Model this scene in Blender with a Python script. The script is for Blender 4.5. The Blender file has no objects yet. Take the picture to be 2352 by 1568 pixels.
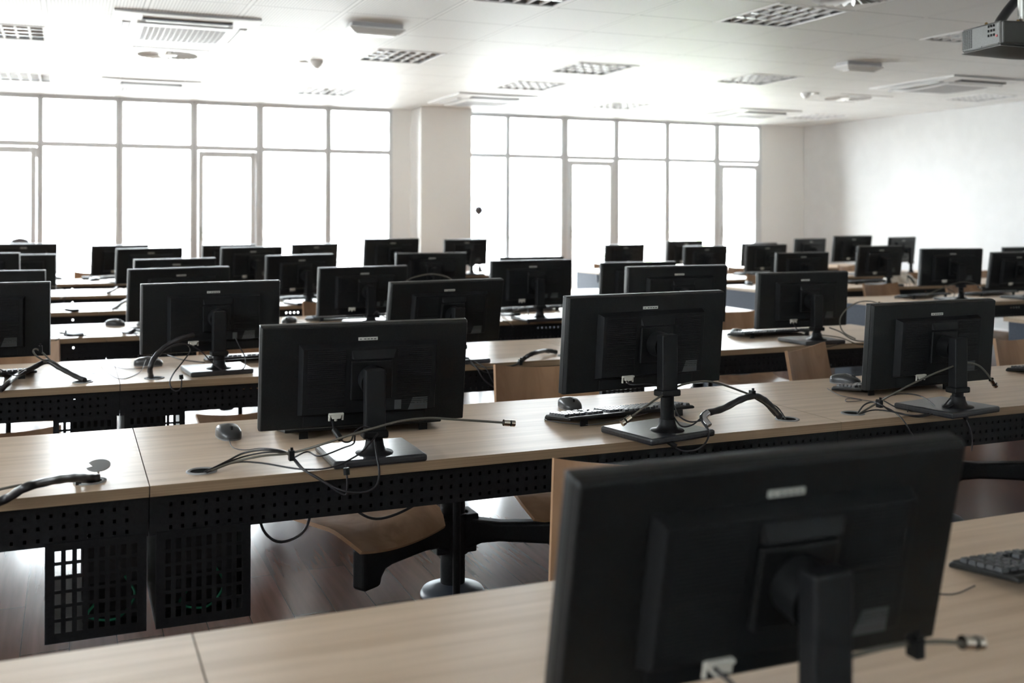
import bpy, math, random
from mathutils import Vector, Matrix
random.seed(7)
PI = math.pi
C = bpy.context.scene.collection
DESK, CEIL = 0.65, 2.446
WALL_Y, WALL_R, WALL_L, WALL_B = 11.45, 9.05, -4.6, -1.3

# ------------------------------------------------------------------ materials
def mat(name, col, rough=0.5, metal=0.0, spec=0.5, coat=0.0, trans=0.0):
    m = bpy.data.materials.new(name); m.use_nodes = True
    b = m.node_tree.nodes['Principled BSDF']
    b.inputs['Base Color'].default_value = (*col, 1)
    b.inputs['Roughness'].default_value = rough
    b.inputs['Metallic'].default_value = metal
    b.inputs['Specular IOR Level'].default_value = spec
    b.inputs['Coat Weight'].default_value = coat
    return m
def nd(m, typ, **kw):
    n = m.node_tree.nodes.new(typ)
    for k, v in kw.items(): setattr(n, k, v)
    return n
def lk(m, a, b): m.node_tree.links.new(a, b)
def bsdf(m): return m.node_tree.nodes['Principled BSDF']
def grain(m, scale, c1, c2, detail=4.0, dist=0.3, lo=0.35, hi=0.65, bump=0.0, obj=False):
    """streaky noise colour on world (or object) position"""
    g = nd(m, 'ShaderNodeTexCoord').outputs['Object'] if obj else nd(m, 'ShaderNodeNewGeometry').outputs['Position']
    mp = nd(m, 'ShaderNodeMapping'); mp.inputs['Scale'].default_value = scale
    no = nd(m, 'ShaderNodeTexNoise'); no.inputs['Detail'].default_value = detail; no.inputs['Distortion'].default_value = dist
    no.inputs['Scale'].default_value = 1.0
    cr = nd(m, 'ShaderNodeValToRGB')
    cr.color_ramp.elements[0].position = lo; cr.color_ramp.elements[0].color = (*c1, 1)
    cr.color_ramp.elements[1].position = hi; cr.color_ramp.elements[1].color = (*c2, 1)
    lk(m, g, mp.inputs[0]); lk(m, mp.outputs[0], no.inputs['Vector']); lk(m, no.outputs[0], cr.inputs[0])
    lk(m, cr.outputs[0], bsdf(m).inputs['Base Color'])
    if bump:
        bp = nd(m, 'ShaderNodeBump'); bp.inputs['Strength'].default_value = bump; bp.inputs['Distance'].default_value = 0.002
        lk(m, no.outputs[0], bp.inputs['Height']); lk(m, bp.outputs[0], bsdf(m).inputs['Normal'])
    return m
M = {}
M['top'] = grain(mat('maple_laminate', (.6, .5, .4), .42, spec=.42), (2.2, 38, 38), (.49, .365, .255), (.60, .46, .335))
M['edge'] = grain(mat('shaded_layered_edge', (.4, .3, .2), .5), (1.2, 60, 420), (.20, .13, .072), (.31, .215, .13), lo=.3, hi=.7)  # wood layers, plus darkening for the unlit side of the same maple
M['ply'] = grain(mat('plywood_veneer', (.5, .36, .25), .45, spec=.35), (9, 9, 1.6), (.27, .15, .078), (.37, .22, .125), dist=1.6, obj=True)
M['plyedge'] = mat('plywood_edge', (.38, .22, .12), .55)
M['plastic'] = grain(mat('black_plastic', (.012, .012, .013), .42, spec=.25), (300, 300, 300), (.0055, .006, .0065), (.009, .0095, .010))
M['plastic2'] = mat('dark_plastic_cover', (.007, .0075, .0085), .5, spec=.25)
M['gloss'] = mat('gloss_black', (.012, .013, .016), .16, spec=.5)
M['brushed'] = grain(mat('brushed_black_base', (.02, .021, .024), .3, spec=.6), (6, 260, 6), (.016, .017, .02), (.03, .031, .035), bump=.25)
M['metalblk'] = grain(mat('black_powdercoat', (.010, .010, .011), .5, spec=.2), (180, 180, 180), (.0045, .0045, .005), (.008, .008, .009))
M['polecap'] = mat('dark_blue_grey_cap', (.05, .06, .08), .4)
M['screen'] = mat('monitor_glass', (.006, .006, .007), .2)
M['silver'] = mat('silver_badge', (.55, .56, .52), .4, metal=.3)
M['mark'] = mat('dark_print', (.06, .06, .06), .6)
M['label'] = mat('grey_rating_label', (.055, .062, .064), .5)
M['plug'] = mat('white_plug', (.62, .6, .54), .5)
M['cable'] = mat('black_cable', (.016, .015, .017), .4)
M['coax'] = mat('grey_coax_cable', (.10, .092, .075), .45)
M['wire'] = mat('thin_wire', (.05, .047, .05), .4)
M['chrome'] = mat('connector_metal', (.62, .56, .48), .22, metal=1)
M['tape'] = mat('silver_tape', (.6, .6, .62), .25, metal=.9)
M['ring'] = mat('grey_ring', (.25, .25, .25), .6, spec=.3)
M['hole'] = mat('dark_hole', (.006, .006, .006), .9, spec=.1)
M['key'] = mat('black_keycap', (.03, .032, .036), .33)
M['mouse'] = mat('grey_black_mouse', (.035, .036, .038), .32)
M['mouseside'] = mat('mouse_side_grey', (.16, .16, .16), .35)
M['panelgrey'] = grain(mat('blue_grey_panel', (.12, .14, .18), .65, spec=.2), (90, 90, 90), (.032, .041, .058), (.04, .05, .068))
M['lightwall'] = mat('lightened_wall_paint', (.84, .84, .83), .7, spec=.2)  # wall paint lightened for more bounce and for glare beside the windows
M['white'] = mat('white_paint', (.86, .855, .85), .6)
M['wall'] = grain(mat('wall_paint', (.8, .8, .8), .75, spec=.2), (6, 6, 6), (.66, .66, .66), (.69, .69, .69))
M['pillar'] = mat('pillar_paint', (.88, .88, .87), .8, spec=.2)
M['wplastic'] = mat('white_plastic', (.84, .84, .83), .4)
M['frame'] = mat('white_window_frame', (.64, .66, .68), .35)
M['frameseal'] = mat('grey_seal', (.3, .32, .35), .6)
M['acdark'] = mat('air_slot_dark', (.045, .042, .05), .6)
M['grillgrey'] = mat('grille_shade', (.45, .45, .46), .6)
M['reflector'] = mat('mirror_reflector', (.62, .62, .63), .22, metal=1)
M['trough'] = mat('fixture_inside', (.25, .25, .25), .4, metal=.6)
M['tube'] = mat('fluorescent_tube', (.8, .8, .78), .4)
M['projector'] = grain(mat('projector_grey', (.23, .23, .22), .5), (200, 200, 200), (.085, .085, .08), (.105, .105, .10))
M['projdark'] = mat('projector_dark', (.045, .045, .04), .5)
M['red'] = mat('red_button', (.5, .1, .1), .5)
M['brass'] = mat('brass_screw', (.5, .35, .15), .3, metal=1)
M['facade'] = mat('white_render', (.85, .85, .84), .9)
M['facadeglass'] = mat('facade_window', (.42, .5, .58), .2)
M['pave'] = grain(mat('pale_paving', (.75, .74, .7), .9), (.8, .8, .8), (.25, .25, .24), (.31, .305, .295))
M['leaf'] = grain(mat('leaf_green', (.2, .35, .08), .6), (14, 14, 14), (.22, .36, .08), (.38, .5, .16))
M['cloth'] = grain(mat('white_cloth', (.7, .66, .6), .9), (40, 40, 40), (.62, .57, .5), (.78, .74, .68))
M['bag'] = mat('grey_bag', (.16, .15, .16), .7)
M['galv'] = mat('galvanised_tube', (.5, .5, .47), .35, metal=.8)
M['pc'] = mat('computer_case', (.02, .02, .022), .5)
M['green'] = mat('green_wire', (.02, .22, .12), .5)

def glass():
    m = bpy.data.materials.new('window_glass'); m.use_nodes = True
    nt = m.node_tree; nt.nodes.clear()
    o = nt.nodes.new('ShaderNodeOutputMaterial'); mx = nt.nodes.new('ShaderNodeMixShader')
    t = nt.nodes.new('ShaderNodeBsdfTransparent'); g = nt.nodes.new('ShaderNodeBsdfGlossy'); f = nt.nodes.new('ShaderNodeFresnel')
    t.inputs[0].default_value = (.97, .985, .98, 1); g.inputs['Roughness'].default_value = .02; f.inputs[0].default_value = 1.35
    nt.links.new(f.outputs[0], mx.inputs[0]); nt.links.new(t.outputs[0], mx.inputs[1]); nt.links.new(g.outputs[0], mx.inputs[2]); nt.links.new(mx.outputs[0], o.inputs[0])
    return m
M['glass'] = glass()

def floor_mat():
    m = mat('laminate_planks', (.3, .2, .15), .3, spec=.14)
    g = nd(m, 'ShaderNodeNewGeometry'); mp = nd(m, 'ShaderNodeMapping'); mp.inputs['Rotation'].default_value = (0, 0, PI / 2)
    br = nd(m, 'ShaderNodeTexBrick'); br.offset = .37
    br.inputs['Color1'].default_value = (.12, .056, .038, 1); br.inputs['Color2'].default_value = (.085, .04, .027, 1); br.inputs['Mortar'].default_value = (.05, .03, .022, 1)
    br.inputs['Scale'].default_value = 1; br.inputs['Mortar Size'].default_value = .0018; br.inputs['Brick Width'].default_value = 1.1; br.inputs['Row Height'].default_value = .13; br.inputs['Mortar Smooth'].default_value = .2
    no = nd(m, 'ShaderNodeTexNoise'); mp2 = nd(m, 'ShaderNodeMapping'); mp2.inputs['Scale'].default_value = (45, 2.5, 1); no.inputs['Scale'].default_value = 1; no.inputs['Detail'].default_value = 5
    mx = nd(m, 'ShaderNodeMix', data_type='RGBA', blend_type='MULTIPLY'); mx.inputs[0].default_value = .55
    cr = nd(m, 'ShaderNodeValToRGB'); cr.color_ramp.elements[0].color = (.6, .58, .56, 1); cr.color_ramp.elements[1].color = (1.15, 1.15, 1.15, 1); cr.color_ramp.elements[0].position = .3; cr.color_ramp.elements[1].position = .7
    lk(m, g.outputs['Position'], mp.inputs[0]); lk(m, mp.outputs[0], br.inputs['Vector']); lk(m, g.outputs['Position'], mp2.inputs[0]); lk(m, mp2.outputs[0], no.inputs['Vector'])
    lk(m, no.outputs[0], cr.inputs[0]); lk(m, br.outputs['Color'], mx.inputs[6]); lk(m, cr.outputs[0], mx.inputs[7]); lk(m, mx.outputs[2], bsdf(m).inputs['Base Color'])
    rr = nd(m, 'ShaderNodeMapRange'); rr.inputs[3].default_value = .14; rr.inputs[4].default_value = .24; rr.inputs[0].default_value = .5; lk(m, rr.outputs[0], bsdf(m).inputs['Roughness'])
    return m
M['floor'] = floor_mat()

TX, TY, OX, OY = .54, .6178, -.684, 6.688      # ceiling tile grid
def ceil_mat():
    m = mat('metal_ceiling_tiles', (.85, .85, .83), .55, spec=.3)
    g = nd(m, 'ShaderNodeNewGeometry'); s = nd(m, 'ShaderNodeSeparateXYZ'); lk(m, g.outputs['Position'], s.inputs[0])
    def math_(op, a, b=None, c=None):
        n = nd(m, 'ShaderNodeMath', operation=op)
        for k, v in enumerate((a, b, c)):
            if v is None: continue
            if isinstance(v, (int, float)): n.inputs[k].default_value = v
            else: lk(m, v, n.inputs[k])
        return n.outputs[0]
    x, y = s.outputs[0], s.outputs[1]
    fx = math_('FLOORED_MODULO', math_('SUBTRACT', x, OX - .5 * TX), TX)        # 0..TX, line in the middle
    fy = math_('FLOORED_MODULO', math_('SUBTRACT', y, OY - .5 * TY), TY)
    dx = math_('ABSOLUTE', math_('SUBTRACT', fx, .5 * TX)); dy = math_('ABSOLUTE', math_('SUBTRACT', fy, .5 * TY))
    barx = math_('LESS_THAN', dx, .014)                                          # plain carrier bar
    gapx = math_('MULTIPLY', math_('GREATER_THAN', dx, .012), math_('LESS_THAN', dx, .018))
    gapy = math_('MULTIPLY', math_('LESS_THAN', dy, .0065), math_('SUBTRACT', 1.0, barx))
    gap = math_('MAXIMUM', gapx, gapy)
    gr = math_('LESS_THAN', math_('FLOORED_MODULO', x, .018), .0065)             # punched lines
    inner = math_('MULTIPLY', math_('GREATER_THAN', dx, .03), math_('GREATER_THAN', dy, .02))
    punch = math_('MULTIPLY', gr, inner)
    v = math_('SUBTRACT', math_('SUBTRACT', .86, math_('MULTIPLY', punch, .2)), math_('MULTIPLY', gap, .45))
    cmb = nd(m, 'ShaderNodeCombineColor'); lk(m, v, cmb.inputs[0]); lk(m, v, cmb.inputs[1]); lk(m, math_('MULTIPLY', v, .985), cmb.inputs[2])
    lk(m, cmb.outputs[0], bsdf(m).inputs['Base Color'])
    return m
M['ceil'] = ceil_mat()

# ------------------------------------------------------------------ mesh builder
class MB:
    def __init__(s): s.v, s.f, s.mi, s.sm, s.mats = [], [], [], [], []
    def m(s, key):
        if key not in s.mats: s.mats.append(key)
        return s.mats.index(key)
    def add(s, vs, fs, key, smooth=False):
        o = len(s.v); k = s.m(key)
        s.v += [tuple(p) for p in vs]
        for f in fs: s.f.append([i + o for i in f]); s.mi.append(k); s.sm.append(smooth)
        return s
    def box(s, a, b, key, rot=None, piv=None):
        x0, y0, z0 = a; x1, y1, z1 = b
        vs = [Vector(p) for p in ((x0, y0, z0), (x1, y0, z0), (x1, y1, z0), (x0, y1, z0), (x0, y0, z1), (x1, y0, z1), (x1, y1, z1), (x0, y1, z1))]
        if rot is not None:
            pv = Vector(piv or (0, 0, 0)); vs = [rot @ (p - pv) + pv for p in vs]
        return s.add(vs, [(3, 2, 1, 0), (4, 5, 6, 7), (0, 1, 5, 4), (1, 2, 6, 5), (2, 3, 7, 6), (3, 0, 4, 7)], key)
    def frustum(s, a, b, inset, key, axis='-y'):
        """box whose -y face is inset by inset"""
        x0, y0, z0 = a; x1, y1, z1 = b; i = inset
        vs = [(x0 + i, y0, z0 + i), (x1 - i, y0, z0 + i), (x1, y1, z0), (x0, y1, z0), (x0 + i, y0, z1 - i), (x1 - i, y0, z1 - i), (x1, y1, z1), (x0, y1, z1)]
        return s.add(vs, [(3, 2, 1, 0), (4, 5, 6, 7), (0, 1, 5, 4), (1, 2, 6, 5), (2, 3, 7, 6), (3, 0, 4, 7)], key)
    def prism(s, pts, z0, z1, key, M4=None):
        n = len(pts); vs = [Vector((x, y, z0)) for x, y in pts] + [Vector((x, y, z1)) for x, y in pts]
        if M4 is not None: vs = [M4 @ p for p in vs]
        fs = [tuple(range(n - 1, -1, -1)), tuple(range(n, 2 * n))] + [(i, (i + 1) % n, n + (i + 1) % n, n + i) for i in range(n)]
        return s.add(vs, fs, key)
    def lathe(s, prof, key, c=(0, 0, 0), n=24, M4=None, smooth=True):
        """prof: (r, z) pairs bottom to top about z"""
        vs, fs = [], []
        for r, z in prof:
            for k in range(n):
                a = 2 * PI * k / n; p = Vector((c[0] + r * math.cos(a), c[1] + r * math.sin(a), c[2] + z))
                vs.append(M4 @ p if M4 is not None else p)
        for i in range(len(prof) - 1):
            for k in range(n): fs.append((i * n + k, i * n + (k + 1) % n, (i + 1) * n + (k + 1) % n, (i + 1) * n + k))
        s.add(vs, fs, key, smooth)
        if prof[0][0] > 1e-6: s.add([vs[k] for k in range(n)], [tuple(range(n - 1, -1, -1))], key)
        if prof[-1][0] > 1e-6: s.add([vs[(len(prof) - 1) * n + k] for k in range(n)], [tuple(range(n))], key)
        return s
    def cyl(s, a, b, r, key, r2=None, n=16):
        a, b = Vector(a), Vector(b); d = b - a; q = d.to_track_quat('Z', 'Y').to_matrix().to_4x4()
        return s.lathe([(r, 0), (r if r2 is None else r2, d.length)], key, n=n, M4=Matrix.Translation(a) @ q)
    def tube(s, pts, r, key, n=8, sub=6):
        P = [Vector(p) for p in pts]
        if len(P) > 2:
            Q = []
            E = [P[0] * 2 - P[1]] + P + [P[-1] * 2 - P[-2]]
            for i in range(1, len(E) - 2):
                p0, p1, p2, p3 = E[i - 1:i + 3]
                for k in range(sub):
                    t = k / sub
                    Q.append(.5 * ((2 * p1) + (p2 - p0) * t + (2 * p0 - 5 * p1 + 4 * p2 - p3) * t * t + (3 * p1 - p0 - 3 * p2 + p3) * t ** 3))
            Q.append(P[-1]); P = Q
        rr = r if callable(r) else (lambda t: r)
        up = Vector((0, 0, 1)); vs = []
        T = [(P[min(i + 1, len(P) - 1)] - P[max(i - 1, 0)]).normalized() for i in range(len(P))]
        nrm = T[0].cross(up)
        if nrm.length < 1e-3: nrm = T[0].cross(Vector((1, 0, 0)))
        nrm.normalize()
        for i, p in enumerate(P):
            nrm = (nrm - T[i] * nrm.dot(T[i])).normalized(); bi = T[i].cross(nrm); R = rr(i / (len(P) - 1))
            for k in range(n):
                a = 2 * PI * k / n; vs.append(p + nrm * (R * math.cos(a)) + bi * (R * math.sin(a)))
        fs = [(i * n + k, i * n + (k + 1) % n, (i + 1) * n + (k + 1) % n, (i + 1) * n + k) for i in range(len(P) - 1) for k in range(n)]
        s.add(vs, fs, key, True)
        s.add(vs[:n], [tuple(range(n - 1, -1, -1))], key); s.add(vs[-n:], [tuple(range(n))], key)
        return s
    def grid(s, fn, nu, nv, key, thick=None, key2=None):
        """surface fn(u, v) with u, v in 0..1; thick gives it a back and rim"""
        A = [[Vector(fn(i / nu, j / nv)) for j in range(nv + 1)] for i in range(nu + 1)]
        W = nv + 1
        vs = [p for row in A for p in row]
        fs = [(i * W + j, (i + 1) * W + j, (i + 1) * W + j + 1, i * W + j + 1) for i in range(nu) for j in range(nv)]
        if thick is None: return s.add(vs, fs, key, True)
        N = []
        for i in range(nu + 1):
            for j in range(nv + 1):
                du = A[min(i + 1, nu)][j] - A[max(i - 1, 0)][j]; dv = A[i][min(j + 1, nv)] - A[i][max(j - 1, 0)]
                N.append(du.cross(dv).normalized())
        bk = [p - n_ * thick for p, n_ in zip(vs, N)]
        s.add(vs, fs, key, True); s.add(bk, [tuple(reversed(f)) for f in fs], key, True)
        rim = [i * W for i in range(nu + 1)] + [nu * W + j for j in range(1, W)] + [i * W + nv for i in range(nu - 1, -1, -1)] + [j for j in range(nv - 1, 0, -1)]
        rv = [vs[k] for k in rim] + [bk[k] for k in rim]; n = len(rim)
        return s.add(rv, [((i + 1) % n, i, n + i, n + (i + 1) % n) for i in range(n)], key2 or key)
    def build(s, name, parent=None, bevel=0, seg=2):
        me = bpy.data.meshes.new(name); me.from_pydata(s.v, [], s.f)
        for k in s.mats: me.materials.append(M[k])
        me.polygons.foreach_set('material_index', s.mi); me.polygons.foreach_set('use_smooth', s.sm); me.update()
        o = bpy.data.objects.new(name, me); C.objects.link(o)
        if parent is not None: o.parent = parent
        if bevel:
            b = o.modifiers.new('bevel', 'BEVEL'); b.width = bevel; b.segments = seg; b.limit_method = 'ANGLE'; b.angle_limit = math.radians(40)
        return o

def tag(o, label, cat, group=None):
    o['label'] = label; o['category'] = cat
    if group: o['group'] = group
    return o
def thing(name, label, cat, loc=(0, 0, 0), rotz=0, group=None):
    o = bpy.data.objects.new(name, None); C.objects.link(o); o.empty_display_size = .1
    o.location = loc; o.rotation_euler = (0, 0, rotz)
    return tag(o, label, cat, group)
def struct(o): o['kind'] = 'structure'; return o
def dup(root, loc=None, rotz=None, label=None, group=None):
    def cp(o, par):
        c = o.copy(); C.objects.link(c)
        if par is not None: c.parent = par
        for ch in list(o.children): cp(ch, c)
        return c
    r = cp(root, None)
    if loc is not None: r.location = loc
    if rotz is not None: r.rotation_euler = (0, 0, rotz)
    if label: r['label'] = label
    if group: r['group'] = group
    return r
def kid(o, name): return next(c for c in o.children if c.name.split('.')[0] == name)

# ------------------------------------------------------------------ the room
struct(MB().box((WALL_L, WALL_B, -.12), (WALL_R, WALL_Y + .1, 0), 'floor').build('floor'))
def rect(i, j): return (OX + TX * i, OY + TY * j, OX + TX * (i + 1), OY + TY * (j + 1))
LIGHTS = [rect(0, 1), rect(0, 5), rect(5, 1), rect(5, 5), rect(8, 1), rect(8, 3), rect(11, 1), rect(11, 5), rect(8, -3), rect(5, -3), rect(11, -3), (8.16, 7.58, 8.70, 8.19), (7.98, 9.9, 8.55, 10.52)]
DIFFS = [rect(2, 2), (6.89, 8.16, 7.55, 8.73), rect(8, -4)]
def ceiling():
    holes = [(a + .012, b + .012, c - .012, d - .012) for a, b, c, d in LIGHTS + DIFFS]
    xs = sorted({WALL_L, WALL_R} | {h[0] for h in holes} | {h[2] for h in holes}); ys = sorted({WALL_B, WALL_Y} | {h[1] for h in holes} | {h[3] for h in holes})
    mb = MB()
    for x0, x1 in zip(xs, xs[1:]):
        for y0, y1 in zip(ys, ys[1:]):
            cx, cy = (x0 + x1) / 2, (y0 + y1) / 2
            if any(h[0] < cx < h[2] and h[1] < cy < h[3] for h in holes): continue
            mb.add([(x0, y0, CEIL), (x1, y0, CEIL), (x1, y1, CEIL), (x0, y1, CEIL)], [(3, 2, 1, 0)], 'ceil')
    mb.box((WALL_L - .2, WALL_B - .2, CEIL + .3), (WALL_R + .2, WALL_Y + .3, CEIL + .45), 'white')
    return struct(mb.build('ceiling'))
ceiling()
TOP = CEIL + .3
struct(MB().box((WALL_R, WALL_B - .2, 0), (WALL_R + .2, WALL_Y + .3, TOP), 'wall').build('wall_right'))
LW0, LW1, LZ0, LZ1 = -1.0, 5.0, 1.8, 2.3                          # opening added in the unseen left wall, for fill light on the foreground
lw = MB()
lw.box((WALL_L - .2, WALL_B - .2, 0), (WALL_L, WALL_Y + .3, LZ0), 'lightwall').box((WALL_L - .2, WALL_B - .2, LZ1), (WALL_L, WALL_Y + .3, TOP), 'lightwall')
lw.box((WALL_L - .2, WALL_B - .2, LZ0), (WALL_L, LW0, LZ1), 'lightwall').box((WALL_L - .2, LW1, LZ0), (WALL_L, WALL_Y + .3, LZ1), 'lightwall')
struct(lw.build('wall_left'))
struct(MB().box((WALL_L, WALL_B - .2, 0), (WALL_R, WALL_B, TOP), 'lightwall').build('wall_back'))  # unseen back wall, set close and pale to bounce fill light
LM = [-4.6, -3.93, -3.2, -2.47, -1.74, -1.012, -.282, .458, 1.194, 1.876, 2.62, 3.35]
RM = [4.08, 4.767, 5.512, 6.22, 6.95, 7.69, 8.376]
WM = {-.282: .06, .458: .078, 1.194: .08, 1.876: .085, 2.62: .07, 3.35: .085, 4.767: .058, 5.512: .1, 6.22: .08, 6.95: .075, 7.69: .09, 8.376: .09}
DOORS = {-1.012, 1.194, 5.512, 7.69}
wm = MB()
wm.box((3.35, WALL_Y, 0), (4.08, WALL_Y + .06, TOP), 'lightwall').box((8.376, WALL_Y, 0), (WALL_R, WALL_Y + .06, TOP), 'lightwall').box((WALL_L, WALL_Y, CEIL), (WALL_R, WALL_Y + .25, TOP), 'wall')  # piers beside the glass take the lightened paint, standing in for glare
struct(wm.build('wall_window'))
struct(MB().box((3.56, 11.07, 0), (4.165, WALL_Y + .01, CEIL), 'pillar').build('pillar', bevel=.006))
struct(MB().box((8.95, WALL_B, 0), (WALL_R - .0, WALL_Y, .0), 'white').box((WALL_R - .012, WALL_B, 0), (WALL_R, WALL_Y, .07), 'white').build('baseboard_right'))
nw = ndr = 0
for ms in (LM, RM):
    for a, b in zip(ms, ms[1:]):
        ha, hb = WM.get(a, .075) / 2, WM.get(b, .075) / 2
        y0, y1 = WALL_Y + .01, WALL_Y + .075; door = a in DOORS
        R0, R1 = 1.925, 1.982
        if door: ndr += 1; root = bpy.data.objects.new('door_%d' % ndr, None)
        else: nw += 1; root = bpy.data.objects.new('window_%d' % nw, None)
        C.objects.link(root); root.location = (a, WALL_Y, 0); struct(root)
        w = b - a; mb = MB()
        mb.box((0, .01, 0), (ha, .05, CEIL), 'frame').box((w - hb, .01, 0), (w, .05, CEIL), 'frame')
        mb.box((ha, .012, CEIL - .045), (w - hb, .049, CEIL), 'frame').box((ha, .012, R0), (w - hb, .049, R1), 'frame').box((ha, .012, 0), (w - hb, .049, .07), 'frame')
        mb.box((-.002, .006, 0), (.002, .0105, CEIL), 'frameseal')
        mb.build('door_surround' if door else 'window_frame', root, bevel=.006)
        MB().box((ha, .04, R1), (w - hb, .046, CEIL - .045), 'glass').build('transom_pane', root)
        if door:
            fb = MB(); t = .058
            fb.box((ha + .004, .0, .02), (ha + t, .06, R0 - .004), 'frame').box((w - hb - t, .0, .02), (w - hb - .004, .06, R0 - .004), 'frame')
            fb.box((ha + t, .0, R0 - .07), (w - hb - t, .06, R0 - .004), 'frame').box((ha + t, .0, .02), (w - hb - t, .06, .14), 'frame')
            fb.build('door_leaf', root, bevel=.006)
            MB().box((ha + t, .028, .14), (w - hb - t, .034, R0 - .07), 'glass').build('pane', root)
            hx = ha + .03
            MB().box((hx - .012, -.006, .98), (hx + .012, .001, 1.12), 'galv').cyl((hx, 0, 1.06), (hx, -.045, 1.06), .007, 'galv').cyl((hx, -.042, 1.06), (hx + .1, -.042, 1.06), .007, 'galv').build('door_handle', root)
            for hz in (.35, 1.86): MB().cyl((w - hb, -.004, hz - .05), (w - hb, -.004, hz + .05), .009, 'frame').build('hinge', root)
        else:
            MB().box((ha, .04, .07), (w - hb, .046, R0), 'glass').build('pane', root)

for k in range(5):  # added high windows, out of view, that brighten the foreground desks
    y0, y1 = LW0 + k * 1.2, LW0 + (k + 1) * 1.2; nw += 1
    root = bpy.data.objects.new('window_%d' % nw, None); C.objects.link(root); root.location = (WALL_L, y0, LZ0); struct(root); h = LZ1 - LZ0
    MB().box((-.08, 0, 0), (-.03, .04, h), 'frame').box((-.08, 1.16, 0), (-.03, 1.2, h), 'frame').box((-.08, .04, 0), (-.03, 1.16, .05), 'frame').box((-.08, .04, h - .05), (-.03, 1.16, h), 'frame').build('window_frame', root)
    MB().box((-.06, .04, .05), (-.055, 1.16, h - .05), 'glass').build('pane', root)

# ------------------------------------------------------------------ outside
struct(MB().box((-30, WALL_Y + .1, -.3), (50, 13.0, -.02), 'pave').build('balcony_slab'))
struct(MB().box((-60, 13.0, -3.2), (90, 90, -3), 'pave').build('courtyard_ground'))
rl = thing('balcony_railing', 'thin grey balcony railing of horizontal rails outside the windows', 'railing', (0, 12.75, 0))
for z, r in ((.955, .018), (.8, .007), (.66, .007), (.52, .007), (.38, .007), (.24, .007)):
    MB().cyl((-8, 0, z), (14, 0, z), r, 'frame', n=8).build('rail', rl)
for k in range(12): MB().box((-7.5 + k * 1.85, -.012, -.02), (-7.47 + k * 1.85, .012, .94), 'frame').build('railing_post', rl)
bd = thing('building', 'pale building facade with rows of windows across the courtyard', 'building', (0, 60, -3))
MB().box((-60, 0, 0), (80, 8, 10.5), 'facade').build('wall', bd)
cols = []
for k in range(26): cols += [-27 + k * 3.75 + d for d in (0, 1.18, 2.36)]
for x in cols:
    wv = x
    if not -26 < wv < 46: continue
    m_ = MB().box((x - .5, -.05, 3.45), (x + .5, .02, 5.0), 'facadeglass').box((x - .5, -.05, 5.2), (x + .5, .02, 5.65), 'facadeglass')
    m_.build('window', bd)
tr = thing('shrub', 'pale green leafy shrub outside the right hand windows', 'shrub', (11.1, 17.5, -3))
lf = MB()
for k in range(900):
    u, v_, w_ = random.gauss(0, .7), random.gauss(0, .6), random.gauss(2.6, .75)
    e = Matrix.Rotation(random.random() * 6, 4, 'Z') @ Matrix.Rotation(random.random() * 3, 4, 'X'); s_ = .09
    lf.add([Vector((u, v_, w_)) + (e @ Vector(q)) * s_ for q in ((-1, 0, 0), (0, -.45, .1), (1, 0, 0), (0, .45, .1))], [(0, 1, 2, 3)], 'leaf')
lf.build('foliage', tr); MB().tube([(0, 0, 0), (.05, 0, 1), (0, .1, 2.4)], .05, 'plyedge').build('stem', tr)

# ------------------------------------------------------------------ ceiling fittings
def light_fix(r, label):
    x0, y0, x1, y1 = r; w, d = x1 - x0, y1 - y0
    t = thing('ceiling_light', label, 'ceiling light', (x0 + w / 2, y0 + d / 2, CEIL), 0, 'square louvred ceiling lights')
    a, b = w / 2 - .004, d / 2 - .004; i = .022
    MB().box((-a, -b, -.004), (-a + i, b, .004), 'white').box((a - i, -b, -.004), (a, b, .004), 'white').box((-a + i, -b, -.004), (a - i, -b + i, .004), 'white').box((-a + i, b - i, -.004), (a - i, b, .004), 'white').build('frame', t)
    a -= i; b -= i; h = .10
    MB().box((-a, -b, h), (a, b, h + .004), 'trough').box((-a - .004, -b, .004), (-a, b, h), 'trough').box((a, -b, .004), (a + .004, b, h), 'trough').box((-a, -b - .004, .004), (a, -b, h), 'trough').box((-a, b, .004), (a, b + .004, h), 'trough').build('housing', t)
    l = MB()
    for k in range(1, 6):
        x = -a + 2 * a * k / 6; l.box((x - .006, -b, .0), (x + .006, b, .035), 'white')
    l.build('louvre', t)
    c = MB()
    for k in range(1, 4):
        y = -b + 2 * b * k / 4; c.prism([(-.02, .055), (-.004, .002), (.004, .002), (.02, .055)], -a, a, 'reflector', Matrix.Translation((0, y, 0)) @ Matrix(((0, 0, 1, 0), (1, 0, 0, 0), (0, 1, 0, 0), (0, 0, 0, 1))))
    c.build('reflector', t)
    for k in range(4):
        y = -b + 2 * b * (k + .5) / 4; MB().cyl((-a + .01, y, .065), (a - .01, y, .065), .013, 'tube', n=10).build('lamp_tube', t)
LL = ['square louvred light above the far left door, nearest, cut by the photo edge', 'square louvred light cut by the left photo edge, close to the windows',
      'square louvred light right of the smoke detector in the left half of the ceiling', 'small louvred light close to the windows, left of the pillar',
      'louvred light in the middle of the ceiling, nearer of the pair right of the pillar', 'louvred light in the middle of the ceiling, farther of the pair right of the pillar',
      'louvred light between the middle pair and the right hand emergency light', 'faint louvred light near the windows right of the pillar', 'largest louvred light at the top edge beside the round swirl vent',
      'louvred light cut by the top edge near the centre', 'louvred light partly hidden behind the grey projector', 'louvred light near the white right wall beside the air conditioner', 'small faint louvred light in the far right corner of the ceiling']
for r, l in zip(LIGHTS, LL): light_fix(r, l)

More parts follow.
